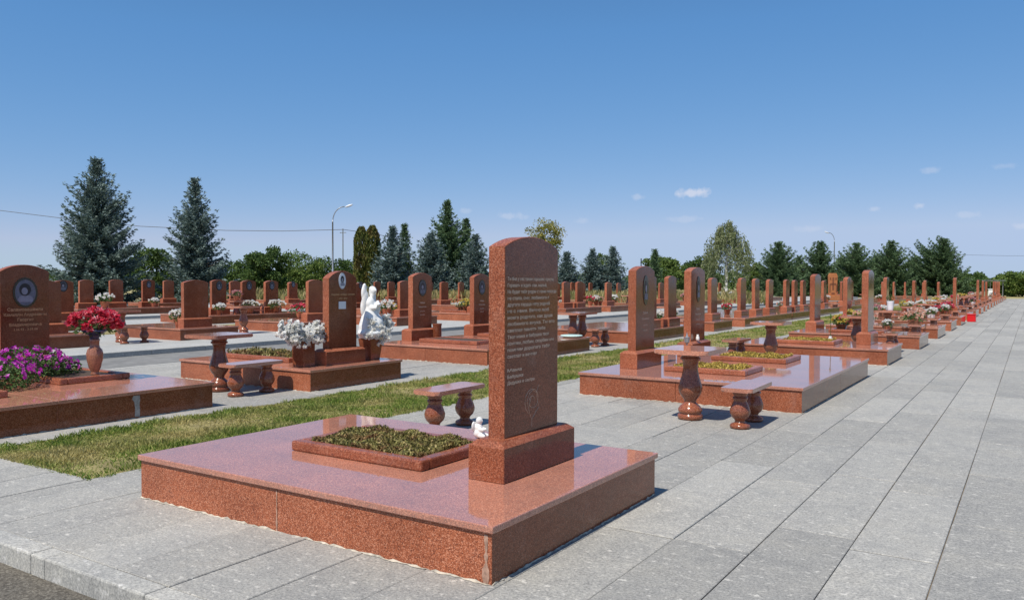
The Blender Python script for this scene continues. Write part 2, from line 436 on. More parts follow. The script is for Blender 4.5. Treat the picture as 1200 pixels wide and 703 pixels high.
def portrait(parent, z, a, b, xf, style='dark', y=0.0, key=None):
    """oval plate with an etched head and shoulders"""
    k = (style, round(a, 3), round(b, 3), round(z, 3), round(xf, 3), round(y, 3))
    fr = M['dark'] if style != 'light' else M['lightgrey']
    def f0():
        bm = bmesh.new(); oval(bm, y, z, a, b, xf - .002, xf + .008); return from_bm('portrait', bm, fr, parent)
    p = cached(k + (0,), f0, 'portrait', fr, parent)
    bgm = {'photo': M['coat'], 'dark': M['grey'], 'light': M['plate'], 'slim': M['dark']}[style]
    if style != 'slim':
        def f1():
            bm = bmesh.new(); oval(bm, y, z, a * .84, b * .86, xf + .0075, xf + .010); return from_bm('background', bm, bgm, p)
        cached(k + (1,), f1, 'background', bgm, p)
    def f2():
        bm = bmesh.new()
        sh = [(-.55, -.62), (.55, -.62), (.62, -.42), (.5, -.26), (.2, -.17), (-.2, -.17), (-.5, -.26), (-.62, -.42)]
        prism(bm, [(y + p_[0] * a, z + p_[1] * b) for p_ in sh], xf + .0095, xf + .0115, 0)
        return from_bm('shoulders', bm, M['face'] if style in ('light', 'photo') else M['coat'], p)
    cached(k + (2,), f2, 'shoulders', None, p)
    def f3():
        bm = bmesh.new(); oval(bm, y - .04 * a, z + .2 * b, a * .48, b * .42, xf + .0105, xf + .0125, 18); return from_bm('hair', bm, M['hair'], p)
    cached(k + (3,), f3, 'hair', None, p)
    def f4():
        bm = bmesh.new(); oval(bm, y - .08 * a, z + .1 * b, a * .25, b * .24, xf + .012, xf + .0135, 18); return from_bm('face', bm, M['face'], p)
    cached(k + (4,), f4, 'face', None, p)
    return p
def headstone(loc, label, w=.72, th=.135, hs=1.56, hp=1.64, bl=.96, bt=.29, bh=.235, cham=.035, port=None, group=None, inscr=None, mirror=False, name='headstone', key=None):
    """origin on the plinth, wide faces look along x"""
    o = thing(name, loc, label, 'headstone', group)
    key = key or (round(w, 2), round(hs, 2), round(bl, 2), round(th, 3), round(bh, 2))
    def fb():
        bm = bmesh.new(); bbox(bm, -bt / 2, bt / 2, -bl / 2, bl / 2, 0, bh, .005)
        a = [bm.verts.new(p) for p in ((-bt / 2 + .006, -bl / 2 + .006, bh - .001), (bt / 2 - .006, -bl / 2 + .006, bh - .001), (bt / 2 - .006, bl / 2 - .006, bh - .001), (-bt / 2 + .006, bl / 2 - .006, bh - .001))]
        prev = a
        for t in (.35, .7, 1.0):
            ins = .012 + .05 * t; zz = bh + cham * math.sin(t * math.pi / 2)
            cur = [bm.verts.new((math.copysign(bt / 2 - ins, v.co.x), math.copysign(bl / 2 - ins, v.co.y), zz)) for v in a]
            for k in range(4): bm.faces.new((prev[k], prev[(k + 1) % 4], cur[(k + 1) % 4], cur[k]))
            prev = cur
        bm.faces.new(prev)
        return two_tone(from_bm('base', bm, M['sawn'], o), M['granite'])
    cached(('b',) + key, fb, 'base', None, o)
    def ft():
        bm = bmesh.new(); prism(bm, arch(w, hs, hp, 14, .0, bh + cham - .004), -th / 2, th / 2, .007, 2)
        me = from_bm('tablet', bm, M['granite'], o)  # wide polished faces, shade painted in by the darker copy
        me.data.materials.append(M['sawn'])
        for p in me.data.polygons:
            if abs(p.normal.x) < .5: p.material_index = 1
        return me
    cached(('t',) + key, ft, 'tablet', None, o)
    if port:
        portrait(o, *port)
    if inscr:
        k, lines, mat, xf = inscr
        for j in range(4):
            cached(('i', k, j), lambda: from_bm('inscription_line', text_mesh([lines[j]], None, None, 'CENTER', xf), mat, o), 'inscription_line', None, o)
    return o

# ------------------------------------------------------------------ plinths
def plinth(x0, x1, y0, y1, label, group=None, beds=(), seams=(), plants=None, detail=True, h=ZT):
    """raised granite grave cover with an overhanging top slab and kerbed beds"""
    o = thing('grave_plinth', ((x0 + x1) / 2, (y0 + y1) / 2, 0), label, 'plinth', group)
    cx, cy = o.location.x, o.location.y
    key = (round(x1 - x0, 2), round(y1 - y0, 2), len(beds) and tuple(round(v - (cx if i < 2 else cy), 2) for b in beds for i, v in enumerate(b)))
    def f0():
        bm = bmesh.new()
        xs = [x0 - cx, (x0 - cx) + (x1 - x0) * .47, x1 - cx]; ny = max(1, int(round((y1 - y0) / 2.4)))
        ys = [y0 - cy + (y1 - y0) * k / ny for k in range(ny + 1)]
        for a, b in zip(xs, xs[1:]):
            for c, d in zip(ys, ys[1:]): bbox(bm, a + .0012, b - .0012, c + .0012, d - .0012, -.01, h - .042, .003)
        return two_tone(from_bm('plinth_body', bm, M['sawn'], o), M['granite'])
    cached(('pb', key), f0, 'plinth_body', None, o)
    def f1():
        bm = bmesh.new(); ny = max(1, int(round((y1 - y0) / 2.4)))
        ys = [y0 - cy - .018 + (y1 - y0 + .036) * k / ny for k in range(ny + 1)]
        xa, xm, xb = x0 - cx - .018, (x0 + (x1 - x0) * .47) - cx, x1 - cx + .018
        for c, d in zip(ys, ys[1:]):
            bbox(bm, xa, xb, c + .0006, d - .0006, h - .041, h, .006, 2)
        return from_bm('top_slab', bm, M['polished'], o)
    cached(('ps', key), f1, 'top_slab', None, o)
    if detail:
        def f2():
            bm = bmesh.new(); X0, X1, Y0, Y1 = x0 - cx, x1 - cx, y0 - cy, y1 - cy
            per = [((X0, Y0), (X1, Y0)), ((X1, Y0), (X1, Y1)), ((X1, Y1), (X0, Y1)), ((X0, Y1), (X0, Y0))]
            for (p, q) in per:
                L = math.hypot(q[0] - p[0], q[1] - p[1]); n = max(6, int(L / .035)); ux, uy = (q[0] - p[0]) / L, (q[1] - p[1]) / L; nx, ny = uy, -ux
                prev = None
                for k in range(n + 1):
                    w_ = max(0.001, rnd.gauss(.008, .006)); hh = max(.001, rnd.gauss(.006, .005)); t = L * k / n
                    bx, by = p[0] + ux * t, p[1] + uy * t
                    cur = [bm.verts.new((bx + nx * .0005, by + ny * .0005, hh)), bm.verts.new((bx + nx * w_, by + ny * w_, .001))]
                    if prev: bm.faces.new((prev[1], cur[1], cur[0], prev[0]))
                    prev = cur
            return from_bm('mortar_bead', bm, M['mortar'], o)
        cached(('pm', key), f2, 'mortar_bead', None, o)
    for (a, b, c, d) in beds:
        bm = bmesh.new(); t = .1; hh = h + .078
        a, b, c, d = a - cx, b - cx, c - cy, d - cy
        bbox(bm, a, b, c, c + t, h + .001, hh, .014, 2); bbox(bm, a, b, d - t, d, h + .001, hh, .014, 2)
        bbox(bm, a, a + t, c + t + .0005, d - t - .0005, h + .001, hh - .001, .014, 2); bbox(bm, b - t, b, c + t + .0005, d - t - .0005, h + .001, hh - .001, .014, 2)
        bed = from_bm('planting_bed', bm, M['kerbstone'], o)
        bm = bmesh.new(); bbox(bm, a + t - .01, b - t + .01, c + t - .01, d - t + .01, h + .002, h + .06)
        from_bm('soil', bm, M['soil'], bed)
    return o
def bed_plants(name, box, z, n, size, mat, label, cat, hgt=.06, flower=None):
    a, b, c, d = box
    t = .105
    P = np.stack([NR.uniform(a + t, b - t, n), NR.uniform(c + t, d - t, n), z + NR.random(n) * hgt], 1)
    P[:, 2] += .02 * np.sin(P[:, 0] * 17 + 1) * np.cos(P[:, 1] * 13)
    D = NR.normal(size=(n, 3)); D[:, 2] = np.abs(D[:, 2]) + .5
    return tag(quads_mesh(name, leaf_quads(P, D, size, size * .5), mat), label, cat, kind='stuff')

# row 1, first grave (nearest)
X1A, X1B = -5.69, -2.45
B0 = (-4.86, -3.55, 4.33, 5.2)
plinth(X1A, X1B, 3.59, 5.84, 'nearest red granite plinth with polished top and one planted bed', 'grave plinths', [B0])
bed_plants('bed_planting', B0, ZT + .055, 14000, .028, M['bedgreen'], 'dense olive and brown ground cover filling the bed of the nearest grave', 'ground cover', .045)
LN = ["Ты был у нас таким хорошим, прости,", "Горевать и ждать нам, милый,", "Не будет тебя рядом с нами никогда", "не стало, сын, любимого я", "другого сердца нету родней", "не с нами. Вечно люб", "моего родного, как душа", "любимого внука. Ты его",
      "светлая память тебе", "Твоя мама и бабушка твоя", "помним, любим, скорбим мы", "помним дорогого тебя", "светлая и вечная"]
wid = [.62, .52, .655, .55, .56, .55, .60, .63, .50, .55, .62, .56, .38]
lines = []
def fit_line(s, width):
    return .0235
zs = [1.333 - .0437 * k for k in range(13)]
mh = headstone((-3.028, 4.845, ZT), 'nearest tall arched red granite headstone with a long engraved poem and a rose', w=.72, th=.132, hs=1.562, hp=1.64, bl=.965, bt=.288, group='headstones', name='headstone')
def engraved(parent, rows, xf, mat, y0, name='inscription_line'):
    for (s, z, sz, width) in rows:
        bm = text_mesh([(s, z, sz)], None, None, 'LEFT', xf)
        ys = [v.co.y for v in bm.verts]
        k = width / (max(ys) - min(ys)) if ys else 1
        for v in bm.verts: v.co.y = y0 + (v.co.y - min(ys)) * k
        from_bm(name, bm, mat, parent)
engraved(mh, [(s, z, .032, w_) for s, z, w_ in zip(LN, zs, wid)], .0662, M['text'], -.325)
engraved(mh, [("Мама", .715, .03, .18), ("Бабушка", .672, .03, .2), ("Дедушка и сестра", .63, .03, .35)], .0662, M['text'], -.325)
# engraved rose: closed bud, leaves and stem drawn as fine grooves of pale line
bm = bmesh.new()
def yz(pts, r=.0016): tube(bm, [(.0668, a, b) for a, b in pts], r, 5)
cy0, cz0 = .0, .46
yz([(cy0 - .075, cz0 + .03), (cy0 - .045, cz0 - .05), (cy0 - .01, cz0 - .105)]); yz([(cy0 - .01, cz0 - .105), (cy0 + .04, cz0 - .06), (cy0 + .085, cz0 - .03)])
yz([(cy0 - .075, cz0 + .03), (cy0 - .04, cz0 + .085), (cy0, cz0 + .1), (cy0 + .05, cz0 + .08), (cy0 + .085, cz0 - .03)])
yz([(cy0 + .02 * math.cos(t * .5) * (1 + t * .22), cz0 + .03 + .018 * math.sin(t * .5) * (1 + t * .22)) for t in range(22)])
yz([(cy0 + .05, cz0 + .08), (cy0 + .085, cz0 + .13), (cy0 + .1, cz0 + .12)]); yz([(cy0 - .01, cz0 - .105), (cy0 - .012, cz0 - .16)])
yz([(cy0 - .04, cz0 + .085), (cy0 - .02, cz0 + .05), (cy0 - .045, cz0 + .0), (cy0 - .045, cz0 - .05)])
from_bm('rose_emblem', bm, M['text'], mh)

pn = [o for o in bpy.data.objects if o.get('label', '').startswith('nearest red granite plinth')][0]
st = simple('rusty_lime_streak', (.4, .24, .17), .9, 40, .35)
for (xc, wd_, nm) in ((-2.485, .05, 'corner_stain'), (-4.167, .02, 'seam_stain')):
    bm = bmesh.new(); n = 14; L_, R_ = [], []
    for k in range(n + 1):
        z = .004 + .268 * k / n; w_ = wd_ * (.35 + .65 * rnd.random()) * (1.0 if k < 6 else .6)
        yy = 3.59 - 4.715 - .0013
        L_.append(bm.verts.new((xc + 4.07 - w_ * .6, yy, z))); R_.append(bm.verts.new((xc + 4.07 + w_ * .4, yy, z)))
    for k in range(n): bm.faces.new((L_[k], R_[k], R_[k + 1], L_[k + 1]))
    from_bm(nm, bm, st, pn)
# row 1, second grave (double)
B1, B2 = (-4.62, -3.4, 11.32, 12.22), (-4.62, -3.36, 13.4, 14.42)
plinth(-5.6, -2.43, 10.49, 15.32, 'wide double granite plinth beside the aisle with two beds of yellow flowers', 'grave plinths', [B1, B2])
for b, lb in ((B1, 'yellow flowers carpeting the near bed of the double plinth'), (B2, 'yellow flowers carpeting the far bed of the double plinth')):
    bed_plants('bed_flowers', b, ZT + .055, 3800, .035, M['yellowbed'], lb, 'flowers', .04)
PORTS = ('slim', )
headstone((-5.19, 11.78, ZT), 'tall headstone with slim black oval portrait on the near end of the double plinth', w=.72, hs=1.50, hp=1.58, group='headstones', port=(1.2, .1, .235, .068, 'slim'),
          inscr=('p1', [("Сабина", .83, .05), ("Таймуразовна", .74, .04), ("25.04.1993", .64, .035), ("03.09.2004", .56, .035)], M['text'], .068))
headstone((-5.19, 14.15, ZT), 'tall headstone with black oval portrait, far one of two on the wide double plinth', w=.72, hs=1.52, hp=1.60, group='headstones', port=(1.2, .1, .235, .068, 'slim'),
          inscr=('p1', None, None, None))
# row 1, third grave
B3 = (-4.75, -3.55, 18.1, 19.05)
plinth(-5.5, -2.43, 17.57, 19.64, 'single granite plinth just beyond the double one, yellow bed in front of its headstone', 'grave plinths', [B3])
bed_plants('bed_flowers', B3, ZT + .055, 2600, .04, M['yellowbed'], 'yellow flowers in the bed of the third grave along the aisle', 'flowers', .04)
headstone((-3.05, 19.1, ZT), 'tall plain headstone at the aisle end of the third plinth', w=.72, hs=1.54, hp=1.61, group='headstones')

FAR = []         # (object, x, y, kind) that get their labels from what stands behind them
def far_stone(x, y, hs=1.42, port=None, z=ZT, w=.68):
    hs = round(hs, 2)
    o = headstone((x, y, z), 'x', w=w, hs=hs, hp=hs + .075, bl=.92, group='headstones', port=('P' and port))
    o.rotation_euler = (rnd.gauss(0, .005), rnd.gauss(0, .005), rnd.gauss(0, .012))
    FAR.append((o, x, y, 'stone', bool(port))); return o
def far_plinth(x0, x1, y0, y1, beds=False):
    xm = (x0 + x1) / 2; bd = []
    if beds:
        bd = [(x0 + .9, x1 - .9, (y0 + y1) / 2 - .45, (y0 + y1) / 2 + .45)]
    o = plinth(x0, x1, y0, y1, 'x', 'grave plinths', bd, detail=False)
    FAR.append((o, xm, (y0 + y1) / 2, 'plinth', False)); return o
DP = (1.13, .14, .19, .068, 'dark')

# rest of row 1
row1 = [(22.40, 24.45), (27.0, 29.5), (31.7, 34.0), (36.2, 38.5), (41.2, 43.6), (45.9, 48.4), (50.6, 53.1), (55.2, 57.7), (60.0, 62.4), (64.7, 67.2), (69.4, 71.8), (74.0, 76.5), (78.7, 81.2), (83.4, 85.9), (88, 90.5), (92.6, 95.1), (97, 99.5)]
for i, (a, b) in enumerate(row1): far_plinth(-5.55, -2.37, a, b, i % 3 == 0)
far_stone(-5.17, 23.75, 1.5); far_stone(-5.17, 28.45, 1.45)
for px, X, hs in ((1039, -5.2, 1.5), (1072, -5.2, 1.4), (1085, -5.2, 1.42), (1101, -5.2, 1.35), (1153, -3.1, 1.45), (1157, -3.1, 1.4)):
    far_stone(X, atx(px, X + .07) + .35, hs)
far_stone(-3.05, 42.5, 1.52); far_stone(-3.05, 61.0, 1.48)
for y in (84.6, 89.2, 93.8, 98.2): far_stone(-3.0, y, 1.45)

# row 2
X2A, X2B = -12.16, -9.02
BA, BA2 = (-11.35, -10.28, 5.4, 6.34), (-11.0, -9.7, 3.5, 4.52)
plinth(X2A, X2B, 2.7, round(atx(249.5, -9.02, .1), 2), 'wide granite plinth at the left edge with magenta petunias and a vase of red roses', 'grave plinths', [BA, BA2])
pA = [o for o in bpy.data.objects if o.type == 'EMPTY' and o.get('label', '').startswith('wide granite plinth at the left edge')][0]
bm = bmesh.new(); ya = atx(161, -9.02, .15) - pA.location.y
vs = [bm.verts.new((X2B - pA.location.x + .0012, ya + a, b)) for a, b in ((-.035, .02), (.03, .015), (.034, .1), (.026, .16), (.036, .22), (.03, .275), (-.05, .272), (-.07, .235), (-.04, .2), (-.03, .12))]
bm.faces.new(vs); from_bm('lime_stain', bm, simple('pale_lime_stain', (.3, .27, .24), .9, 25, .45), pA)
hA = headstone((-11.93, 5.76, ZT), 'arched headstone at the left edge with oval portrait of a dark haired woman', w=.66, th=.14, hs=1.44, hp=1.54, group='headstones', port=(1.15, .165, .21, .072, 'photo'))
def centred(parent, rows, xf, mat):
    for (s, z, sz) in rows: from_bm('inscription_line', text_mesh([(s, z, sz)], None, None, 'CENTER', xf), mat, parent)
centred(hA, [("Саламовашвили", .895, .06), ("Камиллы Андреевны", .825, .056), ("Георгия", .755, .056), ("Владимировича", .685, .056), ("1.06.93 - 3.09.04", .62, .048)], .0735, M['gilt'])
plinth(-12.16, X2B, 8.41, 10.46, 'granite plinth carrying the headstone between two white flower planters', 'grave plinths', [(-11.9, -10.1, 8.95, 9.85)])
bed_plants('bed_planting', (-11.9, -10.1, 8.95, 9.85), ZT + .055, 2600, .05, M['bedgreen'], 'sparse dry plants in the bed behind the white flower planters', 'ground cover', .07)
hB = headstone((-9.4, 9.4, ZT), 'dark arched headstone between two white bouquets, pale oval portrait above a white plate', w=.62, th=.14, hs=1.37, hp=1.49, bl=.88, bh=.22, group='headstones', port=(1.33, .078, .13, .07, 'light', -.02))
centred(hB, [("Скорбим, любим, помним", 1.10, .042), ("1994 - 2004", 1.035, .038)], .0715, M['gilt'])
bm = bmesh.new(); bbox(bm, .0705, .078, -.1, .06, .88, 1.0, .002); pl = from_bm('name_plate', bm, M['plate'], hB)
BC1, BC2 = (-11.3, -9.75, 13.7, 14.6), (-11.3, -9.75, 15.9, 16.8)
plinth(-11.95, -9.0, 13.01, 17.37, 'double granite plinth behind the nearest headstone, between grass strip and road', 'grave plinths', [BC1, BC2])
headstone((-11.72, 14.25, ZT), 'headstone with dark oval portrait of a boy on the near half of its double plinth', w=.68, hs=1.43, hp=1.52, bl=.95, group='headstones', port=(1.18, .14, .19, .0685, 'dark'),
          inscr=('p1', None, None, None))
headstone((-11.72, 16.6, ZT), 'headstone with dark oval portrait half hidden left of the nearest headstone', w=.68, hs=1.43, hp=1.52, bl=.95, group='headstones', port=(1.18, .14, .19, .0685, 'dark'),
          inscr=('p1', None, None, None))
for (a, b) in ((19.9, 24.2), (26.47, 28.42), (29.94, 36.9), (37.0, 47.4), (50, 54.5), (57, 61.5), (64, 68.5), (71, 75), (78, 82), (85, 89), (92, 96)):
    far_plinth(-12.1, X2B, a, b, False)
far_stone(-9.27, 21.65, 1.45); far_stone(-9.27, 23.2, 1.45); far_stone(-9.4, 27.4, 1.42)
for px, hs in ((868, 1.44), (885, 1.42), (901, 1.4), (921, 1.4), (931, 1.38), (941, 1.38), (965.5, 1.38), (997.6, 1.4), (1035, 1.36)):
    far_stone(-9.5, atx(px, -9.43) + .35, hs)

# row 3
for (a, b) in ((9.2, 11.15), (13.62, 15.55), (17.9, 20.0), (22.6, 25.0), (27.4, 29.8), (31.5, 34), (35.4, 39.4), (40.5, 43.2), (47, 51), (55, 59.5), (64, 68), (73, 77)):
    far_plinth(-22.85, -19.7, a, b, a in (27.4,))
far_stone(-19.7 - .5, 14.45, 1.27, w=.8); far_stone(-20.4, atx(361, -20.33) + .35, 1.3); far_stone(-20.4, atx(469, -20.33) + .35, 1.28)
for px, X, hs in ((661, -20.3, 1.28), (676.5, -20.3, 1.28), (711, -20.3, 1.25), (788, -20.3, 1.2)): far_stone(X, atx(px, X + .07) + .35, hs)
# rows 4 to 6: pixel column of the left edge, x of the tablet, height, portrait
def far_row(lst, x0, x1):
    ys = []
    for px, X, hs, po in lst:
        y = atx(px, X + .07) + .35; far_stone(X, y, hs, DP if po else None); ys.append(y)
    ys.sort(); used = -99; k = 0
    while k < len(ys):
        a = ys[k] - 1.0; b = ys[k] + 1.1
        while k + 1 < len(ys) and ys[k + 1] - b < 1.3: k += 1; b = ys[k] + 1.1
        far_plinth(x0, x1, a, b); k += 1
far_row([(62, -27.1, 1.25, 1), (248, -27.1, 1.3, 1), (284, -27.1, 1.28, 1), (311, -27.1, 1.27, 1), (517, -28.8, 1.25, 0), (724, -28.5, 1.2, 0), (843, -28, 1.25, 0)], -29.4, -26.3)
far_row([(93, -38.0, 1.28, 0), (129, -38.0, 1.3, 0), (167, -38.0, 1.3, 1), (270, -39.5, 1.25, 0), (538, -38, 1.22, 0), (691, -38, 1.2, 0), (876, -38, 1.25, 0)], -40.1, -36.9)
far_row([(192, -44.0, 1.28, 0), (338, -44.0, 1.2, 1), (439, -44.0, 1.25, 0), (502, -44, 1.22, 0), (672, -44, 1.25, 0), (748, -44, 1.2, 0)], -46.6, -43.5)
far_row([(857, -54.5, 1.3, 0), (861, -54.5, 1.25, 0), (1062, -20.3, 1.3, 0), (1012, -20.3, 1.3, 0), (981, -20.3, 1.28, 0)][2:], -22.85, -19.7)

def fill(X, x0, x1, ya, yb, prob, hs):
    taken = [o.location.y for (o, x, y, k, e) in FAR if k == 'plinth' and abs(x - (x0 + x1) / 2) < 1]
    spans = [(o.location.y - 2.4, o.location.y + 2.4) for (o, x, y, k, e) in FAR if k == 'plinth' and abs(x - (x0 + x1) / 2) < 1]
    y = ya
    while y < yb:
        if rnd.random() < prob and not any(a < y < b for a, b in spans):
            far_plinth(x0, x1, round(y - 1.0, 1), round(y + 1.1, 1)); far_stone(X, y, hs + rnd.choice([-.06, 0, .05]), DP if (rnd.random() < .4 and X < -24) else None)
        y += rnd.choice([3.9, 4.5, 5.2])
fill(-28.6, -29.4, -26.3, 30, 92, .8, 1.24); fill(-38, -40.1, -36.9, 34, 92, .75, 1.24); fill(-44, -46.6, -43.5, 40, 92, .75, 1.24)
def on_plinths(X, spots, hs):
    for y in spots:
        if not any(k == 'stone' and abs(x - X) < 3 and abs(yy - y) < 1.1 for (o, x, yy, k, e) in FAR): far_stone(X, y, hs)
on_plinths(-9.6, (51.2, 53.2, 58.5, 60.2, 67.0, 72.6, 79.5, 86.6, 93.5), 1.36)
on_plinths(-20.4, (10.4, 28.6, 32.6, 49.4, 56.8, 65.8, 74.6), 1.24)
# ------------------------------------------------------------------ tables and benches
TPROF = [(0, .135), (.012, .148), (.045, .15), (.062, .14), (.068, .125), (.08, .13), (.1, .145), (.125, .142), (.16, .118), (.195, .078), (.215, .07), (.24, .078), (.29, .115),
         (.34, .14), (.385, .145), (.44, .13), (.52, .105), (.6, .09), (.66, .09), (.7, .098), (.715, .105), (.72, .122), (.745, .122), (.75, .105), (.77, .112), (.79, .126), (.805, .13)]
BPROF = [(0, .1), (.01, .112), (.035, .113), (.05, .1), (.065, .065), (.08, .055), (.1, .065), (.13, .095), (.17, .113), (.205, .115), (.25, .1), (.3, .078), (.325, .07), (.33, .084), (.355, .084), (.36, .068), (.38, .075), (.4, .088), (.424, .09)]
def rounded_top(bm, dx, dy, z0, z1, r):
    pts = []
    for (sx, sy, a0) in ((1, 1, 0), (-1, 1, 90), (-1, -1, 180), (1, -1, 270)):
        for k in range(6):
            a = R(a0 + 90 * k / 5); pts.append((sx * (dx / 2 - r) + r * math.cos(a), sy * (dy / 2 - r) + r * math.sin(a)))
    lo = [bm.verts.new((x, y, z0)) for x, y in pts]; hi = [bm.verts.new((x, y, z1)) for x, y in pts]
    f1 = bm.faces.new(list(reversed(lo))); f2 = bm.faces.new(hi)
    for k in range(len(pts)): bm.faces.new((lo[k], lo[(k + 1) % len(pts)], hi[(k + 1) % len(pts)], hi[k]))
    bmesh.ops.bevel(bm, geom=list(f1.edges) + list(f2.edges), offset=.009, segments=2, affect='EDGES')
def shade(o):
    o.data.polygons.foreach_set('use_smooth', [True] * len(o.data.polygons))
def leg(prof, x, y, parent, key, top):
    def f():
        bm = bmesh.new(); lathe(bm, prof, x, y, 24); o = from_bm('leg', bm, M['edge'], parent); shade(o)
        return o
    return cached(key, f, 'leg', None, parent)
def table(x, y, label, two=False, rz=0.0):
    o = thing('stone_table', (x, y, 0), label, 'table', 'granite tables between the graves', rz)
    def f():
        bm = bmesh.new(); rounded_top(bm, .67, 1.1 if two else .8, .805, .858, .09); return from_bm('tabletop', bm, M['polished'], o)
    cached(('tt', two), f, 'tabletop', None, o)
    if two:
        leg(TPROF, 0, -.25, o, ('tl', 1), 0); leg(TPROF, 0, .25, o, ('tl', 2), 0)
    else: leg(TPROF, 0, 0, o, ('tl', 0), 0)
    return o
def bench(x, y, label, rz=0.0):
    o = thing('stone_bench', (x, y, 0), label, 'bench', 'granite benches between the graves', rz)
    def f():
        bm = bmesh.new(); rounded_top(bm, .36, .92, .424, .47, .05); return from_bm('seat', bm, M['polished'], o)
    cached('bt', f, 'seat', None, o)
    leg(BPROF, 0, -.28, o, ('bl', 1), 0); leg(BPROF, 0, .28, o, ('bl', 2), 0)
    return o
table(-3.47, 9.34, 'baluster table standing on the aisle paving between the first two plinths')
bench(-2.78, 9.34, 'baluster bench beside the nearest table at the aisle edge', .02)
bench(-5.5, 7.22, 'baluster bench behind the nearest plinth, in front of the grass strip')
table(-10.22, 7.72, 'baluster table between the left edge plinth and the white planters', rz=.05)
bench(-9.58, 7.79, 'baluster bench at the grass edge left of the white flower planters')
table(-4.47, 16.6, 'baluster table rising behind the yellow beds of the double plinth')
bench(-5.22, 16.75, 'low bench between the double plinth and the grass strip')
table(-10.05, 18.7, 'two legged table beyond the headstone with the poem, beside the road', True)
bench(-9.36, 18.65, 'bench right of the two legged table, near the grass strip')
order = ['first', 'second', 'third', 'fourth', 'fifth', 'sixth', 'seventh', 'eighth', 'ninth', 'tenth', 'eleventh', 'twelfth', 'thirteenth', 'fourteenth', 'fifteenth', 'sixteenth', 'seventeenth', 'eighteenth', 'nineteenth', 'twentieth',
         'twenty first', 'twenty second', 'twenty third', 'twenty fourth', 'twenty fifth', 'twenty sixth', 'twenty seventh', 'twenty eighth', 'twenty ninth', 'thirtieth']
gaps = [(19.64, 22.4)] + [(row1[i][1], row1[i + 1][0]) for i in range(len(row1) - 1)]
for i, (a, b) in enumerate(gaps[:12]):
    m = (a + b) / 2
    t = table(-3.55 + rnd.uniform(-.1, .1), m, 'granite table, %s one beyond the double plinth along the right hand row' % order[i + 1], rz=rnd.uniform(-.05, .05))
    bench(-2.82, m + rnd.uniform(-.1, .1), 'granite bench, %s one beyond the double plinth along the aisle edge' % order[i])
for i, (x, y) in enumerate(((-20.5, 12.4), (-20.9, 16.7), (-27.0, atx(277, -27.0, .86)), (-10.2, 25.3), (-20.6, 30.6), (-20.7, 45.0), (-38.2, 30), (-10.2, 48.7), (-10.2, 55.7), (-10.2, 62.7))):
    t = table(x, y, 'x'); FAR.append((t, x, y, 'table', False))
for i, (x, y) in enumerate(((-19.9, 12.4), (-19.9, 21.3), (-9.5, 25.4), (-19.9, 45.2), (-27, 22), (-9.5, 48.7))):
    t = bench(x, y, 'x'); FAR.append((t, x, y, 'bench', False))

# ------------------------------------------------------------------ flowers, vases, statues
def rose_cloud(c, rad, n, size, per=14, sq=1.0, rng=NR):
    """n blossoms of overlapping petals on an ellipsoid; returns quads"""
    d = unit(rng.normal(size=(n, 3))); d[:, 2] = np.where(d[:, 2] < -.35, -d[:, 2], d[:, 2])
    P = np.array(c) + d * np.array(rad) * (.72 + .28 * rng.random((n, 1)))
    cs = np.repeat(P, per, 0); ds = np.repeat(d, per, 0)
    off = rng.normal(size=cs.shape); off = unit(off - ds * (off * ds).sum(1, keepdims=True) * .6)
    cs = cs + off * size * .32 * rng.random((len(cs), 1)) + ds * size * .1 * rng.random((len(cs), 1))
    return leaf_quads(cs, unit(off + ds * rng.uniform(.1, 1.2, (len(cs), 1))), size * .55, size * .5)
def leaf_cloud(c, rad, n, size, rng=NR):
    d = unit(rng.normal(size=(n, 3))); P = np.array(c) + d * np.array(rad) * rng.random((n, 1)) ** .4
    return leaf_quads(P, d + rng.normal(size=(n, 3)) * .6, size, size * .45)
def bouquet(name, loc, label, cat, mat, rad, n, size, leaves=260, lsize=.06, per=14, stems=True, low=.75, group=None, lmat='leafbright'):
    o = thing(name, loc, label, cat, group)
    k = ('bq', mat, rad, n, size, leaves)
    c = (0, 0, rad[2] * low)
    cached(k + (0,), lambda: quads_mesh('blossoms', rose_cloud(c, rad, n, size, per), M[mat], o), 'blossoms', None, o)
    def fl():
        return quads_mesh('foliage', leaf_cloud((0, 0, rad[2] * low * .8), tuple(r * .85 for r in rad), leaves, lsize), M[lmat], o)
    cached(k + (1,), fl, 'foliage', None, o)
    if stems:
        def fs():
            bm = bmesh.new()
            for j in range(7):
                a = j * .9; tube(bm, [(.01 * math.cos(a), .01 * math.sin(a), -.02), (.3 * rad[0] * math.cos(a), .3 * rad[1] * math.sin(a), rad[2] * low)], .004, 5)
            return from_bm('stems', bm, M['leafbright'], o)
        cached(k + (2,), fs, 'stems', None, o)
    return o
# vase with red roses
v = thing('vase', (-10.42, 5.93, ZT + .078), 'tall brown polished stone vase on the bed kerb holding red roses', 'vase')
bm = bmesh.new(); lathe(bm, [(0, .052), (.015, .056), (.03, .045), (.045, .05), (.1, .075), (.2, .098), (.28, .103), (.33, .09), (.365, .062), (.39, .056), (.44, .058), (.47, .066), (.475, .055)], n=24)
vb = from_bm('vase_body', bm, M['glaze'], v, True)
o = bouquet('rose_bouquet', (-10.42, 5.93, ZT + .078 + .5), 'round bunch of crimson artificial roses in the tall stone vase', 'bouquet', 'pet_red', (.3, .34, .19), 62, .125, 110, .09, 30, low=.95)
bm = bmesh.new(); lathe(bm, [(-.03, .05), (.02, .07), (.08, .16), (.09, .15)], n=16)
from_bm('wrapping', bm, M['blue'], o)
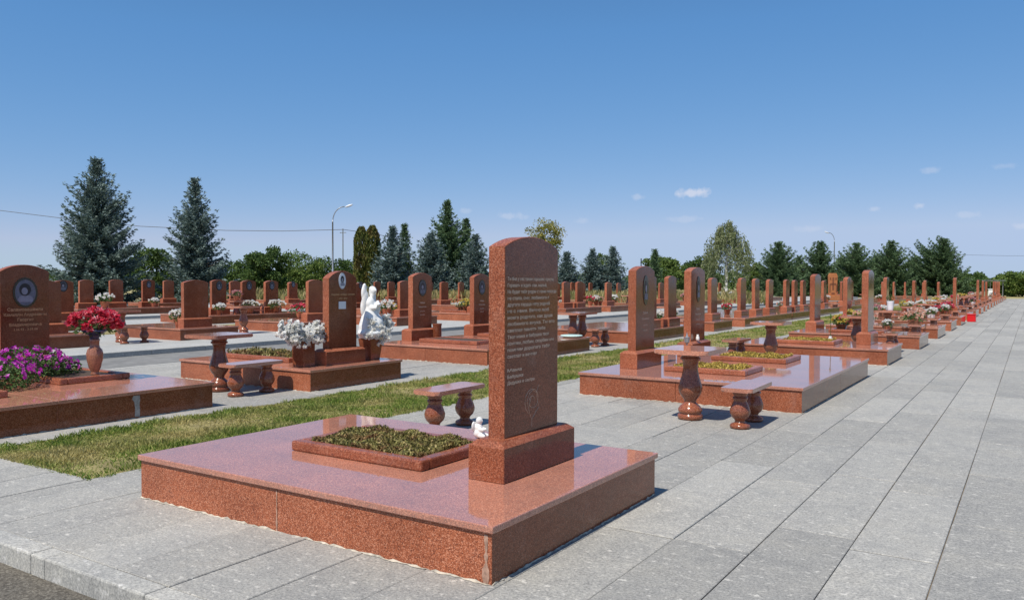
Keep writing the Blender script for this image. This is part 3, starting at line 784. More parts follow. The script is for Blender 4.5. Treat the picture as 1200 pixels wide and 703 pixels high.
# magenta petunias
o = thing('petunia_plant', (-10.6, 5.15, ZT + .0), 'sprawling magenta petunia mound spilling over the left edge plinth', 'plant')
cs = [((-.6 + .1, -.55, .2), (.45, .55, .26)), ((-.3, .15, .24), (.45, .5, .24)), ((.1, -.4, .15), (.4, .5, .2)), ((-.5, .55, .14), (.3, .4, .16))]
Qs, Ql = [], []
for c, r_ in cs:
    n = 75; d = unit(NR.normal(size=(n, 3))); d[:, 2] = np.abs(d[:, 2]) * .9 + .08; d[:, 0] += .15; d = unit(d)
    P = np.array(c) + d * np.array(r_) * (.85 + .2 * NR.random((n, 1)))
    for j in range(5):
        a = 2 * np.pi * j / 5
        s = unit(np.cross(d, NR.normal(size=(n, 3)) * .01 + np.array([0, 0, 1.0]))); t = np.cross(s, d)
        pd = s * np.cos(a) + t * np.sin(a)
        Qs.append(leaf_quads(P + pd * .018, pd + d * .3, .042, .036))
    Ql.append(leaf_cloud(c, r_, 1500, .05))
quads_mesh('blossoms', np.concatenate(Qs), M['pet_magenta'], o); quads_mesh('foliage', np.concatenate(Ql), M['leafbright'], o)
# two planters at grave B
def planter(loc, label, w0, w1, h):
    o = thing('planter', loc, label, 'planter', 'granite planters either side of the headstone')
    bm = bmesh.new(); bbox(bm, -w0 / 2, w0 / 2, -w0 / 2, w0 / 2, 0, h, .006)
    for vv in bm.verts:
        k = 1 + (w1 / w0 - 1) * vv.co.z / h; vv.co.x *= k; vv.co.y *= k
    from_bm('planter_body', bm, M['granite'], o)
    bm = bmesh.new(); bbox(bm, -w1 / 2 + .03, w1 / 2 - .03, -w1 / 2 + .03, w1 / 2 - .03, h - .02, h + .004); from_bm('soil', bm, M['soil'], o)
    return o
PA, PB = (-9.5, 8.72), (-9.42, 10.14)
planter((*PA, ZT), 'square granite planter left of the headstone, filled with white flowers', .24, .25, .4)
planter((*PB, ZT), 'tapered granite planter right of the headstone, under the white angel', .22, .3, .36)
def spray(loc, label, arms, mat='pet_white'):
    o = thing('white_bouquet', loc, label, 'bouquet', 'white artificial flower bunches')
    Qs, Ql = [], []
    for (dx, dy, dz, L, r_) in arms:
        d = unit(np.array([[dx, dy, dz]]))[0]
        n = 60; t = NR.random(n) ** .6
        P = d * L * t[:, None] + NR.normal(size=(n, 3)) * r_ * .55
        for j in range(12):
            off = unit(NR.normal(size=(n, 3)))
            Qs.append(leaf_quads(P + off * .02, off, .058, .055))
        Ql.append(leaf_quads(P[::5] * .7 + NR.normal(size=(len(P[::5]), 3)) * .02, NR.normal(size=(len(P[::5]), 3)) + d, .06, .025))
    quads_mesh('blossoms', np.concatenate(Qs), M[mat], o); quads_mesh('foliage', np.concatenate(Ql), M['leafbright'], o)
    return o
spray((*PA, ZT + .4), 'spreading white bunch of flowers in the left planter', [(0, -1, .42, .5, .08), (.1, -.6, .65, .34, .08), (0, -.1, 1, .12, .09), (.1, .6, .6, .34, .08), (0, 1, .42, .66, .075), (.3, 0, .2, .18, .11), (.1, .85, .2, .36, .09), (.1, -.7, .15, .32, .09)])
spray((PB[0] + .05, PB[1] + .02, ZT + .36), 'white bunch of flowers at the foot of the angel statue', [(.3, -1, .35, .22, .07), (.3, -.7, 1.2, .26, .08), (.3, -.7, 2, .34, .06), (.5, .3, .2, .18, .08), (.1, 1, .7, .42, .08), (.1, 1, 1.3, .42, .06), (.3, .7, .3, .26, .08), (.5, .1, 1, .2, .08)])
# angel: kneeling robed figure with raised wings, one continuous body
a = thing('angel_statue', (PB[0] - .02, PB[1] + .01, ZT + .364), 'white marble angel statue with raised wings on the right hand planter', 'statue'); a.scale = (1.1, 1.06, 1.12)
remeshed('angel_body', [('l', (0, 0, 0), [(0, .17), (.05, .19), (.2, .175), (.33, .135), (.42, .1), (.5, .08)]),
                        ('e', (.0, .0, .52), (.075, .095, .1)), ('e', (.03, .06, .22), (.16, .13, .16)), ('e', (.02, .03, .64), (.035, .035, .05)),
                        ('e', (.03, .045, .715), (.052, .048, .066)), ('e', (.0, .05, .74), (.052, .052, .05)), ('e', (-.02, .05, .68), (.04, .05, .06)), ('e', (.088, .04, .72), (.016, .012, .016)),
                        ('e', (.09, .05, .5), (.1, .035, .035)), ('e', (.08, -.04, .46), (.1, .034, .034)), ('e', (.06, .11, .46), (.045, .04, .12)), ('e', (.17, .01, .51), (.035, .045, .03)),
                        ('e', (.02, -.02, .08), (.2, .2, .07))], M['white'], a, .013)
remeshed('wings', [('e', (-.04, -.065, .56), (.045, .07, .17)), ('e', (-.05, -.085, .68), (.035, .055, .12)), ('e', (-.05, -.075, .76), (.028, .04, .07)), ('e', (-.06, -.07, .46), (.05, .07, .16)), ('e', (-.04, .1, .55), (.04, .075, .16)), ('e', (-.05, .14, .64), (.028, .04, .09))], M['white'], a, .011)
# small white cherub beside the nearest bed
a = thing('cherub_figurine', (-3.93, 5.56, ZT), 'small white cherub figurine tucked behind the nearest headstone base', 'figurine')
remeshed('figurine_body', [('e', (0, 0, .05), (.06, .05, .05)), ('e', (0, 0, .1), (.04, .038, .055)), ('e', (.005, 0, .175), (.036, .034, .038)), ('e', (.038, .02, .09), (.045, .016, .02)), ('e', (.038, -.025, .09), (.045, .016, .02)),
                           ('e', (.05, .03, .03), (.05, .022, .024)), ('e', (.05, -.03, .03), (.05, .022, .024)), ('e', (-.035, .04, .12), (.012, .035, .05)), ('e', (-.035, -.04, .12), (.012, .035, .05)), ('e', (.04, 0, .172), (.009, .007, .008))], M['white'], a, .006)
a.scale = (.85, .85, .85)
# lantern on a stem in the near yellow bed, candle in the third grave
o = thing('grave_lantern', (-4.35, 11.55, ZT + .05), 'thin grey metal lantern on a stem in the near yellow bed', 'lantern')
bm = bmesh.new(); lathe(bm, [(0, .05), (.015, .045), (.02, .012), (.36, .012), (.37, .03), (.38, .035)], n=14); from_bm('stand', bm, M['steel'], o, False)
bm = bmesh.new(); lathe(bm, [(.38, .04), (.44, .045), (.45, .05), (.46, .02), (.5, .008), (.53, .004)], n=8); from_bm('lantern_head', bm, M['steel'], o, False)
o = thing('candle_vase', (-3.75, 18.75, ZT + .05), 'slender white flower holder with one stem in the third grave bed', 'vase')
bm = bmesh.new(); lathe(bm, [(0, .045), (.04, .05), (.09, .03), (.1, .035)], n=14); from_bm('holder', bm, M['white'], o, True)
bm = bmesh.new(); tube(bm, [(0, 0, .09), (.005, .01, .3), (0, 0, .5)], .008, 6); lathe(bm, [(.5, .006), (.53, .022), (.57, .018), (.6, .004)], n=8); from_bm('stem', bm, M['leafbright'], o)
o = thing('small_vase', (-5.07, 14.0, ZT + .272), 'tiny white vase on the base ledge of the far double plinth headstone', 'vase')
bm = bmesh.new(); lathe(bm, [(0, .022), (.03, .035), (.07, .03), (.1, .018), (.115, .024)], n=12); from_bm('vase_body', bm, M['white'], o, True)
# dark stone pot at the foot of headstone C
o = thing('stone_pot', (-11.52, 14.62, ZT), 'round dark granite pot at the foot of the headstone with the boy portrait', 'pot')
bm = bmesh.new(); lathe(bm, [(0, .075), (.02, .1), (.1, .105), (.3, .1), (.34, .11), (.36, .11), (.36, .09)], n=18); from_bm('pot_body', bm, M['granite'], o, True)
# red crate beside the aisle
o = thing('red_crate', (-2.22, 40.0, 0), 'bright red plastic box on the paving at the far end of the aisle', 'box')
bm = bmesh.new(); bbox(bm, -.16, .16, -.2, .2, .0, .3, .02); from_bm('box_body', bm, M['red'], o)
bm = bmesh.new(); bbox(bm, -.175, .175, -.215, .215, .3, .335, .01); from_bm('lid', bm, M['red'], o)

def pot_flowers(x, y, z, mat, s=1.0, pot='terra', wide=1.0, mid=True):
    """low pot with a mound of blossoms"""
    o = thing('potted_flowers', (x, y, z), 'x', 'flowers', 'pots of flowers on the graves')
    s = round(s, 1)
    def fp():
        bm = bmesh.new(); lathe(bm, [(0, .07 * s), (.02 * s, .08 * s), (.14 * s, .11 * s), (.16 * s, .118 * s), (.17 * s, .118 * s), (.17 * s, .1 * s)], n=14)
        return from_bm('pot', bm, M[pot], o, False)
    cached(('fp', pot, s), fp, 'pot', None, o)
    c = (0, 0, .26 * s); r_ = (.2 * s * wide, .22 * s * wide, .13 * s)
    cached(('fb', mat, s, wide), lambda: quads_mesh('blossoms', rose_cloud(c, r_, 26, .1 * s, 10), M[mat], o), 'blossoms', None, o)
    cached(('ff', s, wide), lambda: quads_mesh('foliage', leaf_cloud((0, 0, .22 * s), tuple(k * .95 for k in r_), 140, .07 * s), M['leafbright'], o), 'foliage', None, o)
    cn = {'pet_white': 'white', 'pet_red': 'red', 'pet_pink': 'pink', 'pet_yellow': 'yellow', 'pet_peach': 'peach', 'pet_magenta': 'magenta'}[mat]
    FAR.append((o, x, y, 'flowers', cn)); return o
bq = pot_flowers
# placed ones that the photo shows
def pf(px, X, z, mat, s=1.0, pot='terra', wide=1.0): return pot_flowers(X, atx(px, X, z), z, mat, s, pot, wide)
pf(210, -20.6, ZT, 'pet_white', 1.3); pf(257, -26.6, ZT, 'pet_white', 1.2, 'granite'); pf(293, -26.6, ZT, 'pet_white', 1.4, 'granite', 1.4)
pf(324, -26.6, ZT, 'pet_white', 1.4, 'granite', 1.4); pf(277, -27.0, .86, 'pet_pink', 1.1); pf(352, -22.0, ZT, 'pet_red', 1.4, 'terra', 1.6); pf(180, -37.4, ZT, 'pet_white', 1.2)
pf(123, -37.4, ZT, 'pet_white', 1.9); pf(453, -20.9, ZT, 'pet_white', 1.6); pf(463, -21.2, ZT, 'pet_yellow', 1.2); pf(546, -21.0, ZT, 'pet_yellow', 1.5, 'granite')
pf(540, -21.5, ZT, 'pet_white', 1.2, 'granite')
pf(772, -9.6, ZT, 'pet_white', 1.2, 'granite'); pf(776, -9.9, ZT, 'pet_white', 1.0); pf(718, -21.5, ZT, 'pet_white', 1.5); pf(835, -36, ZT, 'pet_pink', 1.2)
pf(850, -36, ZT, 'pet_white', 1.6); pf(969, -12, ZT, 'pet_white', 1.2); pf(1033, -5, ZT, 'pet_white', 1.2); pf(1013, -4.5, ZT, 'pet_peach', 1.2, 'granite', 1.6)
pf(1070, -3.0, ZT, 'pet_peach', 1.3, 'terra', 1.4); pf(1082, -4.5, ZT, 'pet_yellow', 1.2); pf(1096, -4.5, ZT, 'pet_yellow', 1.4); pf(1104, -4.5, ZT, 'pet_white', 1.2)
pf(1110, -3.0, ZT, 'pet_red', 1.4); pf(1118, -4.5, ZT, 'pet_red', 1.4); pf(1098, -3.3, ZT, 'pet_red', 1.1); pf(1140, -4.0, ZT, 'pet_white', 1.4); pf(1148, -4.0, ZT, 'pet_peach', 1.6)
pf(1060, -5.2, ZT, 'pet_yellow', 1.2); pf(1030, -9.7, ZT, 'pet_white', 1.2); pf(955, -9.8, ZT, 'pet_red', 1.2)
pf(1040, -3.4, ZT, 'pet_white', 0.8, 'terra')
for i in range(46):                       # the dense colour at the far end of the right-hand rows
    X = rnd.choice([-3.1, -4.4, -5, -9.7, -10.8, -20.6, -21.5]); y = rnd.uniform(26, 92) if X > -13 else rnd.uniform(34, 90)
    blocks = row1 if X > -6 else ((26.47, 28.42), (29.94, 36.9), (37.0, 47.4), (50, 54.5), (57, 61.5), (64, 68.5), (71, 75), (78, 82), (85, 89)) if X > -13 else ((35.4, 39.4), (40.5, 43.2), (47, 51), (55, 59.5), (64, 68), (73, 77))
    a, b = rnd.choice(blocks); y = rnd.uniform(a + .4, b - .4)
    pot_flowers(X, y, ZT, rnd.choice(['pet_white', 'pet_white', 'pet_pink', 'pet_red', 'pet_yellow', 'pet_peach']), rnd.choice([1.0, 1.2, 1.4]), rnd.choice(['terra', 'granite', 'white']))
# white pot on the aisle-side table
o = thing('metal_urn', (-3.5, 25.75, .858), 'silvery urn with dark flowers standing on a granite table by the aisle', 'urn')
bm = bmesh.new(); lathe(bm, [(0, .07), (.02, .075), (.1, .085), (.22, .09), (.26, .1), (.27, .1), (.27, .08)], n=16); from_bm('urn_body', bm, M['plate'], o, True)
quads_mesh('blossoms', leaf_cloud((0, 0, .36), (.12, .12, .1), 120, .05), M['leafdark'], o)
# pale round wreath on the end of plinth C
o = thing('pale_wreath', (-9.3, 17.0, ZT + .006), 'pale turquoise dish lying flat on the far corner of a plinth', 'dish')
bm = bmesh.new(); lathe(bm, [(0, .2), (.02, .26), (.04, .27), (.05, .25), (.045, .15)], n=24); from_bm('dish_body', bm, simple('pale_turquoise', (.5, .68, .62), .5), o, True)

# carved orange cross stone, canopy and white block far away
kx, ky = at(975.5, 76)
o = thing('carved_cross_stone', (kx, ky, 0), 'tall orange carved cross stone rising before the dark pines', 'monument', rz=R(32))
zt = zat(319, 76)
bm = bmesh.new(); prism(bm, [(-.36, .5), (.36, .5), (.42, zt - .25), (.3, zt), (-.3, zt), (-.42, zt - .25)], -.13, .13, .02)
for vv in bm.verts: vv.co.x, vv.co.y = vv.co.y, vv.co.x
bmesh.ops.recalc_face_normals(bm, faces=bm.faces); s_ = from_bm('stone_slab', bm, M['tuff'], o)
bm = bmesh.new(); bbox(bm, -.7, .7, -.35, .35, 0, .5, .02); from_bm('pedestal', bm, M['tuff'], o)
bm = bmesh.new()
for (a, b, c, d) in ((-.08, .08, 1.0, zt - .4), (-.3, .3, zt - 1.1, zt - .95), (-.35, -.25, .8, 1.5), (.25, .35, .8, 1.5), (-.32, -.2, zt - .6, zt - .4), (.2, .32, zt - .6, zt - .4), (-.15, .15, .6, .75)):
    bbox(bm, a, b, -.152, -.131, c, d, .004)
from_bm('carved_cross', bm, M['tuffdark'], o)
kx, ky = at(1164, 96)
o = thing('white_stone_block', (kx, ky, 0), 'white stone block at the far end of the headstone rows', 'monument', rz=R(-4))
bm = bmesh.new(); bbox(bm, -.5, .5, -.3, .3, 0, .95, .03); bbox(bm, -.56, .56, -.36, .36, .952, 1.02, .02); from_bm('block_body', bm, M['white'], o)
kx, ky = at(1164, 101)
o = thing('metal_canopy', (kx, ky, 0), 'light metal canopy frame on thin posts behind the white block', 'canopy', rz=R(-30))
for sx in (-1, 1):
    for sy in (-1, 1):
        bm = bmesh.new(); tube(bm, [(sx * .8, sy * .6, 0), (sx * .8, sy * .6, 2.0)], .04, 8); from_bm('post', bm, M['steel'], o)
bm = bmesh.new(); bbox(bm, -1, 1, -.8, .8, 2.0, 2.08, .01); from_bm('canopy_roof', bm, M['steel'], o)

# ------------------------------------------------------------------ trees
def conifer_quads(h, rad, seed, whorls=30, per=9, z0=.3, asym=0.0, tw=.26, power=.85, droop=.25, dens=1.0, lean=0.0, fat=1.0):
    g = np.random.default_rng(seed); C, D, L = [], [], []; limbs = []
    for i in range(whorls):
        t = (i + g.random() * .8) / whorls; z = z0 + (h - z0) * t ** .95
        rr = rad * (1 - t) ** power * min(1, .3 + 2.0 * (1 - t)) * (1 if t > .05 else .85)
        # irregular outline, fuller lower branches
        nb = max(4, int(per * (1 - .45 * t)))
        for k in range(nb):
            az = 2 * math.pi * (k + g.random() * .8) / nb + i * 1.7
            ln = rr * g.uniform(.62, 1.12) * (1 + asym * math.cos(az - 2.4) * (.5 + t)) * (1.25 if g.random() < .08 else 1) + .18
            az_v = np.array([math.cos(az), math.sin(az), 0])
            rise = droop * (.2 - (1 - t)) + (.9 * t ** 2)
            npt = max(3, int(ln / .24))
            s = np.linspace(.12, 1, npt)
            pts = az_v * (s * ln)[:, None]; pts[:, 2] = z + ln * (rise * s - .28 * s * (1 - s) * 1.5 + .16 * s ** 3)
            limbs.append((pts[0], pts[-1], ln))
            side = np.array([-az_v[1], az_v[0], 0])
            for j in range(npt):
                wd = .42 * ln * (1 - s[j]) * .9 + .16
                m = int(max(8, 22 * dens * (wd / .4) * fat))
                u = g.uniform(-1, 1, m)
                c = pts[j] + side * (u * wd)[:, None] * .8 + az_v * (np.abs(u) * wd * .35)[:, None] * -.4 + g.normal(size=(m, 3)) * .07
                c[:, 2] -= np.abs(u) * wd * .22 + g.random(m) * .16
                d = az_v * .9 + side * (u * 1.1)[:, None] + g.normal(size=(m, 3)) * .35; d[:, 2] += .05 + .5 * t
                C.append(c); D.append(d)
    # leader
    m = 40; c = np.zeros((m, 3)); c[:, 2] = h - g.random(m) * .8; c[:, :2] = g.normal(size=(m, 2)) * .05; d = g.normal(size=(m, 3)); d[:, 2] += 1.6
    C.append(c); D.append(d)
    C = np.concatenate(C); D = np.concatenate(D)
    C[:, 0] += lean * C[:, 2]
    return leaf_quads(C, D, tw, tw * .34, g), limbs
def trunk_obj(h, r, parent, mat, limbs=None, zfrac=.96, bend=0.0, nl=40):
    bm = bmesh.new()
    tube(bm, [(bend * k / 6 * math.sin(k), 0, h * zfrac * k / 6) for k in range(7)], [r * (1 - .9 * k / 6) + .01 for k in range(7)], 10)
    if limbs:
        st = max(1, len(limbs) // nl)
        for a, b, ln in limbs[::st]:
            c = (np.array(a) * [0.02, 0.02, 1]); tube(bm, [tuple(c), tuple((np.array(a) + b) / 2 * 1.0), tuple(b)], [r * .18 + .008, r * .1 + .006, .005], 5)
    return from_bm('trunk', bm, mat, parent, True)
def conifer(px, depth, ytop, halfpx, label, mat, seed, src=None, **kw):
    x, y = at(px, depth); h = zat(ytop, depth) + .15; rad = halfpx / F * depth
    name = kw.pop('name', 'spruce_tree')
    o = thing(name, (x, y, -.16), label, 'tree', kw.pop('group', 'trees behind the cemetery'), rz=kw.pop('rz', 0.0))
    Q, limbs = conifer_quads(h, rad, seed, **kw)
    quads_mesh('crown', Q, M[mat], o); trunk_obj(h, .02 * h, o, M['bark'], limbs)
    return o
def dome_quads(h, rad, seed, n=9000, leaf=.24, base=.12, shape=1.0, clumps=60, flat=.55, csize=.26):
    g = np.random.default_rng(seed); cen, limbs = [], []
    z0 = base * h; hz = (h - z0) / 2
    for k in range(clumps):
        d = unit(g.normal(size=3)); q = g.uniform(.45, .98)
        c = d * np.array([rad, rad, hz]) * q * g.uniform(.85, 1.05); c[2] += z0 + hz
        cen.append((c, rad * csize * g.uniform(.6, 1.25))); limbs.append((np.array([0, 0, z0 + .2 * h * g.random()]), c * .95, 1))
    Cs, Ds = [], []
    per = n // clumps
    for c, r_ in cen:
        d = unit(g.normal(size=(per, 3))); rr = g.random((per, 1)) ** .45
        Cs.append(c + d * rr * r_ * np.array([1.15, 1.15, .8])); Ds.append(d + g.normal(size=(per, 3)) * .8)
    return leaf_quads(np.concatenate(Cs), np.concatenate(Ds), leaf, leaf * .62, g), limbs
def broadleaf(px, depth, ytop, halfpx, label, mat, seed, name='broadleaf_tree', **kw):
    x, y = at(px, depth); h = zat(ytop, depth) + .15; rad = halfpx / F * depth
    o = thing(name, (x, y, -.16), label, 'tree', 'trees behind the cemetery')
    Q, limbs = dome_quads(h, rad, seed, **kw)
    quads_mesh('crown', Q, M[mat], o); trunk_obj(h, .018 * h + .05, o, M['bark'], limbs, .7, nl=18)
    return o
TREES = []
def T(o, px, nm): TREES.append((px, nm)); return o
T(conifer(114, 60, 188, 64, 'largest blue spruce at the left, wide ragged skirt and pointed top', 'bluespruce', 3, whorls=34, per=11, asym=.16, power=.72, dens=1.25, tw=.25), 114, 'the largest blue spruce')
T(conifer(229, 64, 211, 46, 'slim pointed blue spruce, second from the left', 'bluespruce', 5, whorls=34, per=10, power=.78, asym=.08, dens=1.15, tw=.25), 229, 'the slim blue spruce')
T(broadleaf(178, 72, 288, 36, 'dark round bush like tree between the two left spruces', 'leafdark', 21, n=9000, base=.0), 172, 'the dark bushy tree')
T(broadleaf(314, 78, 284, 31, 'dense round green tree right of the slim spruce', 'leafdark', 22, n=11000, base=.02), 300, 'the round green tree')
T(broadleaf(352, 84, 299, 34, 'light green shrubby tree left of the street lamp', 'leaf', 23, n=9000, base=.0), 345, 'the light green shrubby tree')
broadleaf(281, 88, 303, 28, 'low dark green tree in the gap right of the slim spruce', 'leafdark', 24, n=7000, base=.0)
broadleaf(392, 88, 299, 32, 'mid green tree behind the street lamp post', 'leafdark', 25, n=8000, base=.0)
broadleaf(30, 95, 322, 60, 'low dark hedge like tree at the far left edge', 'leafdark', 26, n=9000, base=.0)
# thuja
x, y = at(430, 82); h = zat(264, 82)
o = T(thing('thuja_tree', (x, y, -.16), 'bronzed columnar thuja with a two lobed top', 'tree', 'trees behind the cemetery'), 425, 'the columnar thuja')
g = np.random.default_rng(4); n = 9000
th = g.uniform(0, 2 * np.pi, n); zz = g.random(n) ** .9; lob = np.where(g.random(n) < .5, -.55, .55)
rr = 1.0 * np.minimum(1, (1.02 - zz) * 5) ** .6 * (.75 + .25 * np.sqrt(g.random(n))) * (.9 + .1 * np.sin(th * 5 + zz * 9))
C = np.stack([lob * 1.0 + rr * .85 * np.cos(th), rr * 1.0 * np.sin(th), zz * h * np.where(lob < 0, .985, 1.0)], 1)
C[:, :2] = C[:, :2] @ np.array([[math.cos(YAW), math.sin(YAW)], [-math.sin(YAW), math.cos(YAW)]])
D = C * [.4, .4, 0] + g.normal(size=(n, 3)) * .3; D[:, 2] += 1.2
quads_mesh('crown', leaf_quads(C, D, .34, .14, g), M['thuja'], o); trunk_obj(h, .15, o, M['bark'])
T(conifer(460, 76, 266, 33, 'blue spruce standing right beside the thuja', 'bluespruce', 7, whorls=26, per=9, tw=.28), 462, 'the blue spruce by the thuja')
conifer(474, 80, 263, 20, 'narrow green spruce behind the blue one beside the thuja', 'pine', 8, whorls=26, per=8, tw=.28)
T(conifer(524, 84, 236, 44, 'tall dark green spruce in the middle of the tree line', 'pine', 9, whorls=34, per=10, tw=.3), 524, 'the tall dark spruce')
conifer(546, 86, 257, 30, 'dark spruce leaning against the tall middle one, right side', 'pine', 10, whorls=26, per=8, tw=.3)
conifer(505, 78, 274, 36, 'bushy blue spruce in front of the tall dark one, left side', 'bluespruce', 11, whorls=24, per=10, tw=.28, power=.7)
T(conifer(557, 78, 276, 30, 'bushy blue spruce left of the nearest headstone top', 'bluespruce', 12, whorls=24, per=9, tw=.28, power=.75), 560, 'the bushy blue spruce')
broadleaf(637, 112, 255, 24, 'yellowing tree above the arched top of the nearest headstone', 'leafyellow', 27, n=9000, base=.12, clumps=70, leaf=.26, csize=.34)
T(conifer(664, 84, 296, 25, 'small blue spruce just right of the nearest headstone', 'bluespruce', 13, whorls=22, per=9, tw=.28), 664, 'the small blue spruce')
T(conifer(694, 86, 293, 25, 'left of the twin blue spruces right of the nearest headstone', 'bluespruce', 14, whorls=22, per=9, tw=.28), 694, 'the left twin spruce')
T(conifer(718, 86, 290, 26, 'right of the twin blue spruces right of the nearest headstone', 'bluespruce', 15, whorls=22, per=9, tw=.28), 720, 'the right twin spruce')
broadleaf(706, 96, 296, 14, 'light green treetop showing between the twin blue spruces', 'leaf', 28, n=5000, base=.1)
T(broadleaf(776, 98, 297, 30, 'broad round green tree around a small pointed conifer', 'leaf', 29, n=11000, base=.02, leaf=.28), 778, 'the broad round tree')
conifer(767, 90, 292, 13, 'small pointed conifer in front of the broad round tree', 'pine', 16, whorls=20, per=8, tw=.28)
broadleaf(820, 104, 299, 22, 'dark green tree left of the birch', 'leafdark', 30, n=8000, base=.0, leaf=.28)
# birch: hanging strands
x, y = at(851, 98); h = zat(256, 98)
o = T(thing('birch_tree', (x, y, -.16), 'tall silvery birch with hanging branches', 'tree', 'trees behind the cemetery'), 850, 'the birch')
g = np.random.default_rng(6); Cs, Ds, limbs = [], [], []
for k in range(230):
    az = g.uniform(0, 2 * np.pi); t = g.random() ** .7; top = h * (.42 + .57 * t); r_ = 3.1 * math.sin(min(1, (1.06 - t) * 1.6) * math.pi / 2) * g.uniform(.35, 1)
    p = np.array([math.cos(az) * r_, math.sin(az) * r_, top - r_ * .25]); ln = g.uniform(1.2, 3.4); m = 46
    s = g.random(m); c = p + np.stack([np.cos(az) * .35 * s, np.sin(az) * .35 * s, -ln * s], 1) + g.normal(size=(m, 3)) * .14
    Cs.append(c); d = g.normal(size=(m, 3)) * .5; d[:, 2] -= 1; Ds.append(d)
    if k % 9 == 0: limbs.append((np.array([0, 0, top * .7]), p, 1))
quads_mesh('crown', leaf_quads(np.concatenate(Cs), np.concatenate(Ds), .26, .12, g), M['birchleaf'], o); trunk_obj(h, .2, o, M['birchbark'], limbs, .93)
broadleaf(880, 112, 300, 16, 'green tree filling the gap right of the birch', 'leaf', 31, n=6000, base=.0, leaf=.28)
for i, (px, yt, hw, sd, nm, lb) in enumerate(((911, 284, 26, 41, 'the first dark pine', 'dark full pine, first right of the birch'), (961, 283, 24, 42, 'the second dark pine', 'dark pine below the far street lamp'),
                                          (1003, 285, 25, 43, 'the third dark pine', 'dark pine, third right of the birch'), (1044, 282, 27, 44, 'the fourth dark pine', 'dark pine left of the lopsided one'),
                                          (1104, 279, 36, 45, 'the lopsided pine', 'largest dark pine with a lopsided top leaning right'))):
    T(conifer(px, 100 + i * 3, yt, hw * 1.22, lb, 'pine', sd, name='pine_tree', whorls=20, per=11, power=.56, tw=.27, asym=.2 if i < 4 else .34, droop=.1, dens=1.5, lean=0 if i < 4 else .03, rz=rnd.uniform(0, 6) if i < 4 else YAW), px, nm)
for px, yt, hw, d, sd, lb in ((936, 300, 20, 116, 51, 'low dark pine between the first and second dark pines'), (984, 302, 18, 116, 52, 'low dark pine between the second and third dark pines'), (1024, 300, 20, 118, 53, 'low dark pine between the third and fourth dark pines'), (1072, 300, 24, 118, 54, 'low dark pine left of the lopsided pine')):
    conifer(px, d, yt, hw, lb, 'pine', sd, name='pine_tree', whorls=16, per=10, power=.5, tw=.28, dens=1.3, rz=px)
T(broadleaf(1140, 150, 318, 22, 'distant rounded tree right of the lopsided pine', 'leafdark', 32, n=7000, base=.0, leaf=.4), 1145, 'the distant rounded tree')
T(broadleaf(1198, 112, 315, 30, 'bushy green shrub at the right edge beyond the paving', 'leaf', 33, n=12000, base=.0, leaf=.3), 1190, 'the right edge bush')
broadleaf(1172, 124, 320, 17, 'lower bush beside the right edge shrub', 'leafdark', 34, n=7000, base=.0, leaf=.3)
# distant woodland: one mass
g = np.random.default_rng(9); n = 22000
px = g.uniform(-200, 1500, n); dep = g.uniform(175, 210, n)
hh = 1.5 + 2.3 * (.5 + .5 * np.sin(px * .035) * np.cos(px * .011 + 1)) + 1.2 * np.sin(px * .13) ** 2
a = (px - W / 2) / F
C = np.stack([fw.x * dep + r2.x * a * dep, fw.y * dep + r2.y * a * dep, g.random(n) ** .7 * hh], 1)
tag(quads_mesh('distant_woodland', leaf_quads(C, g.normal(size=(n, 3)), 1.0, .7, g), M['leafdark']), 'low dark belt of far woodland along the horizon', 'woodland', kind='stuff')
# tall dry weeds behind the rows
n = 16000; px = g.uniform(240, 900, n); dep = g.uniform(62, 76, n); a = (px - W / 2) / F
C = np.stack([fw.x * dep + r2.x * a * dep, fw.y * dep + r2.y * a * dep, g.random(n) * .9 - .1], 1); D = g.normal(size=(n, 3)) * .3; D[:, 2] = 1
tag(quads_mesh('dry_weeds', leaf_quads(C, D, .55, .1, g), leafy('dry_weed_stalks', [(0, (.1, .12, .03)), (.5, (.28, .24, .09)), (1, (.42, .34, .16))], .2)), 'tall dry yellow weeds growing behind the last rows', 'weeds', kind='stuff')

# ------------------------------------------------------------------ lamps and wires
def street_lamp(px, depth, ytop, side, label, reach=1.25):
    x, y = at(px, depth); h = zat(ytop, depth)
    o = thing('street_lamp', (x, y, -.1), label, 'street lamp', 'street lamps', rz=YAW)
    bm = bmesh.new(); tube(bm, [(0, 0, 0), (0, 0, h * .5), (0, 0, h - 1.5)], [.09, .075, .06], 10); from_bm('pole', bm, M['steel'], o, True)
    bm = bmesh.new(); tube(bm, [(side * reach * (1 - math.cos(t * math.pi / 2 * .9)) * 1.0, 0, h - 1.5 + 1.35 * math.sin(t * math.pi / 2)) for t in (0, .15, .3, .45, .6, .8, 1)], .045, 8); from_bm('arm', bm, M['steel'], o, True)
    hd = bmesh.new(); g_ = bmesh.ops.create_icosphere(hd, subdivisions=2, radius=1)
    bmesh.ops.transform(hd, matrix=Matrix.Translation((side * (reach + .2), 0, h - .08)) @ Matrix.Rotation(-side * .35, 4, 'Y') @ Matrix.Diagonal((.4, .15, .1, 1)), verts=g_['verts'])
    from_bm('lamp_head', hd, M['plate'], o, True)
    return o
street_lamp(390, 72, 240, 1, 'tall street lamp with a curved arm left of the thuja')
street_lamp(977, 125, 270, -1, 'distant street lamp rising behind the second dark pine', 1.0)
street_lamp(633, 118, 273, 1, 'distant street lamp in front of the yellowing tree', 1.2)
def cable(pts, label, r=.03):
    bm = bmesh.new(); P = []
    for px, py, d in pts:
        x, y = at(px, d); P.append((x, y, zat(py, d) + (px - 600) * -.0000))
    bm2 = tube(bm, P, r, 6); return tag(from_bm('overhead_cable', bm, M['wire']), label, 'cable', 'overhead cables')
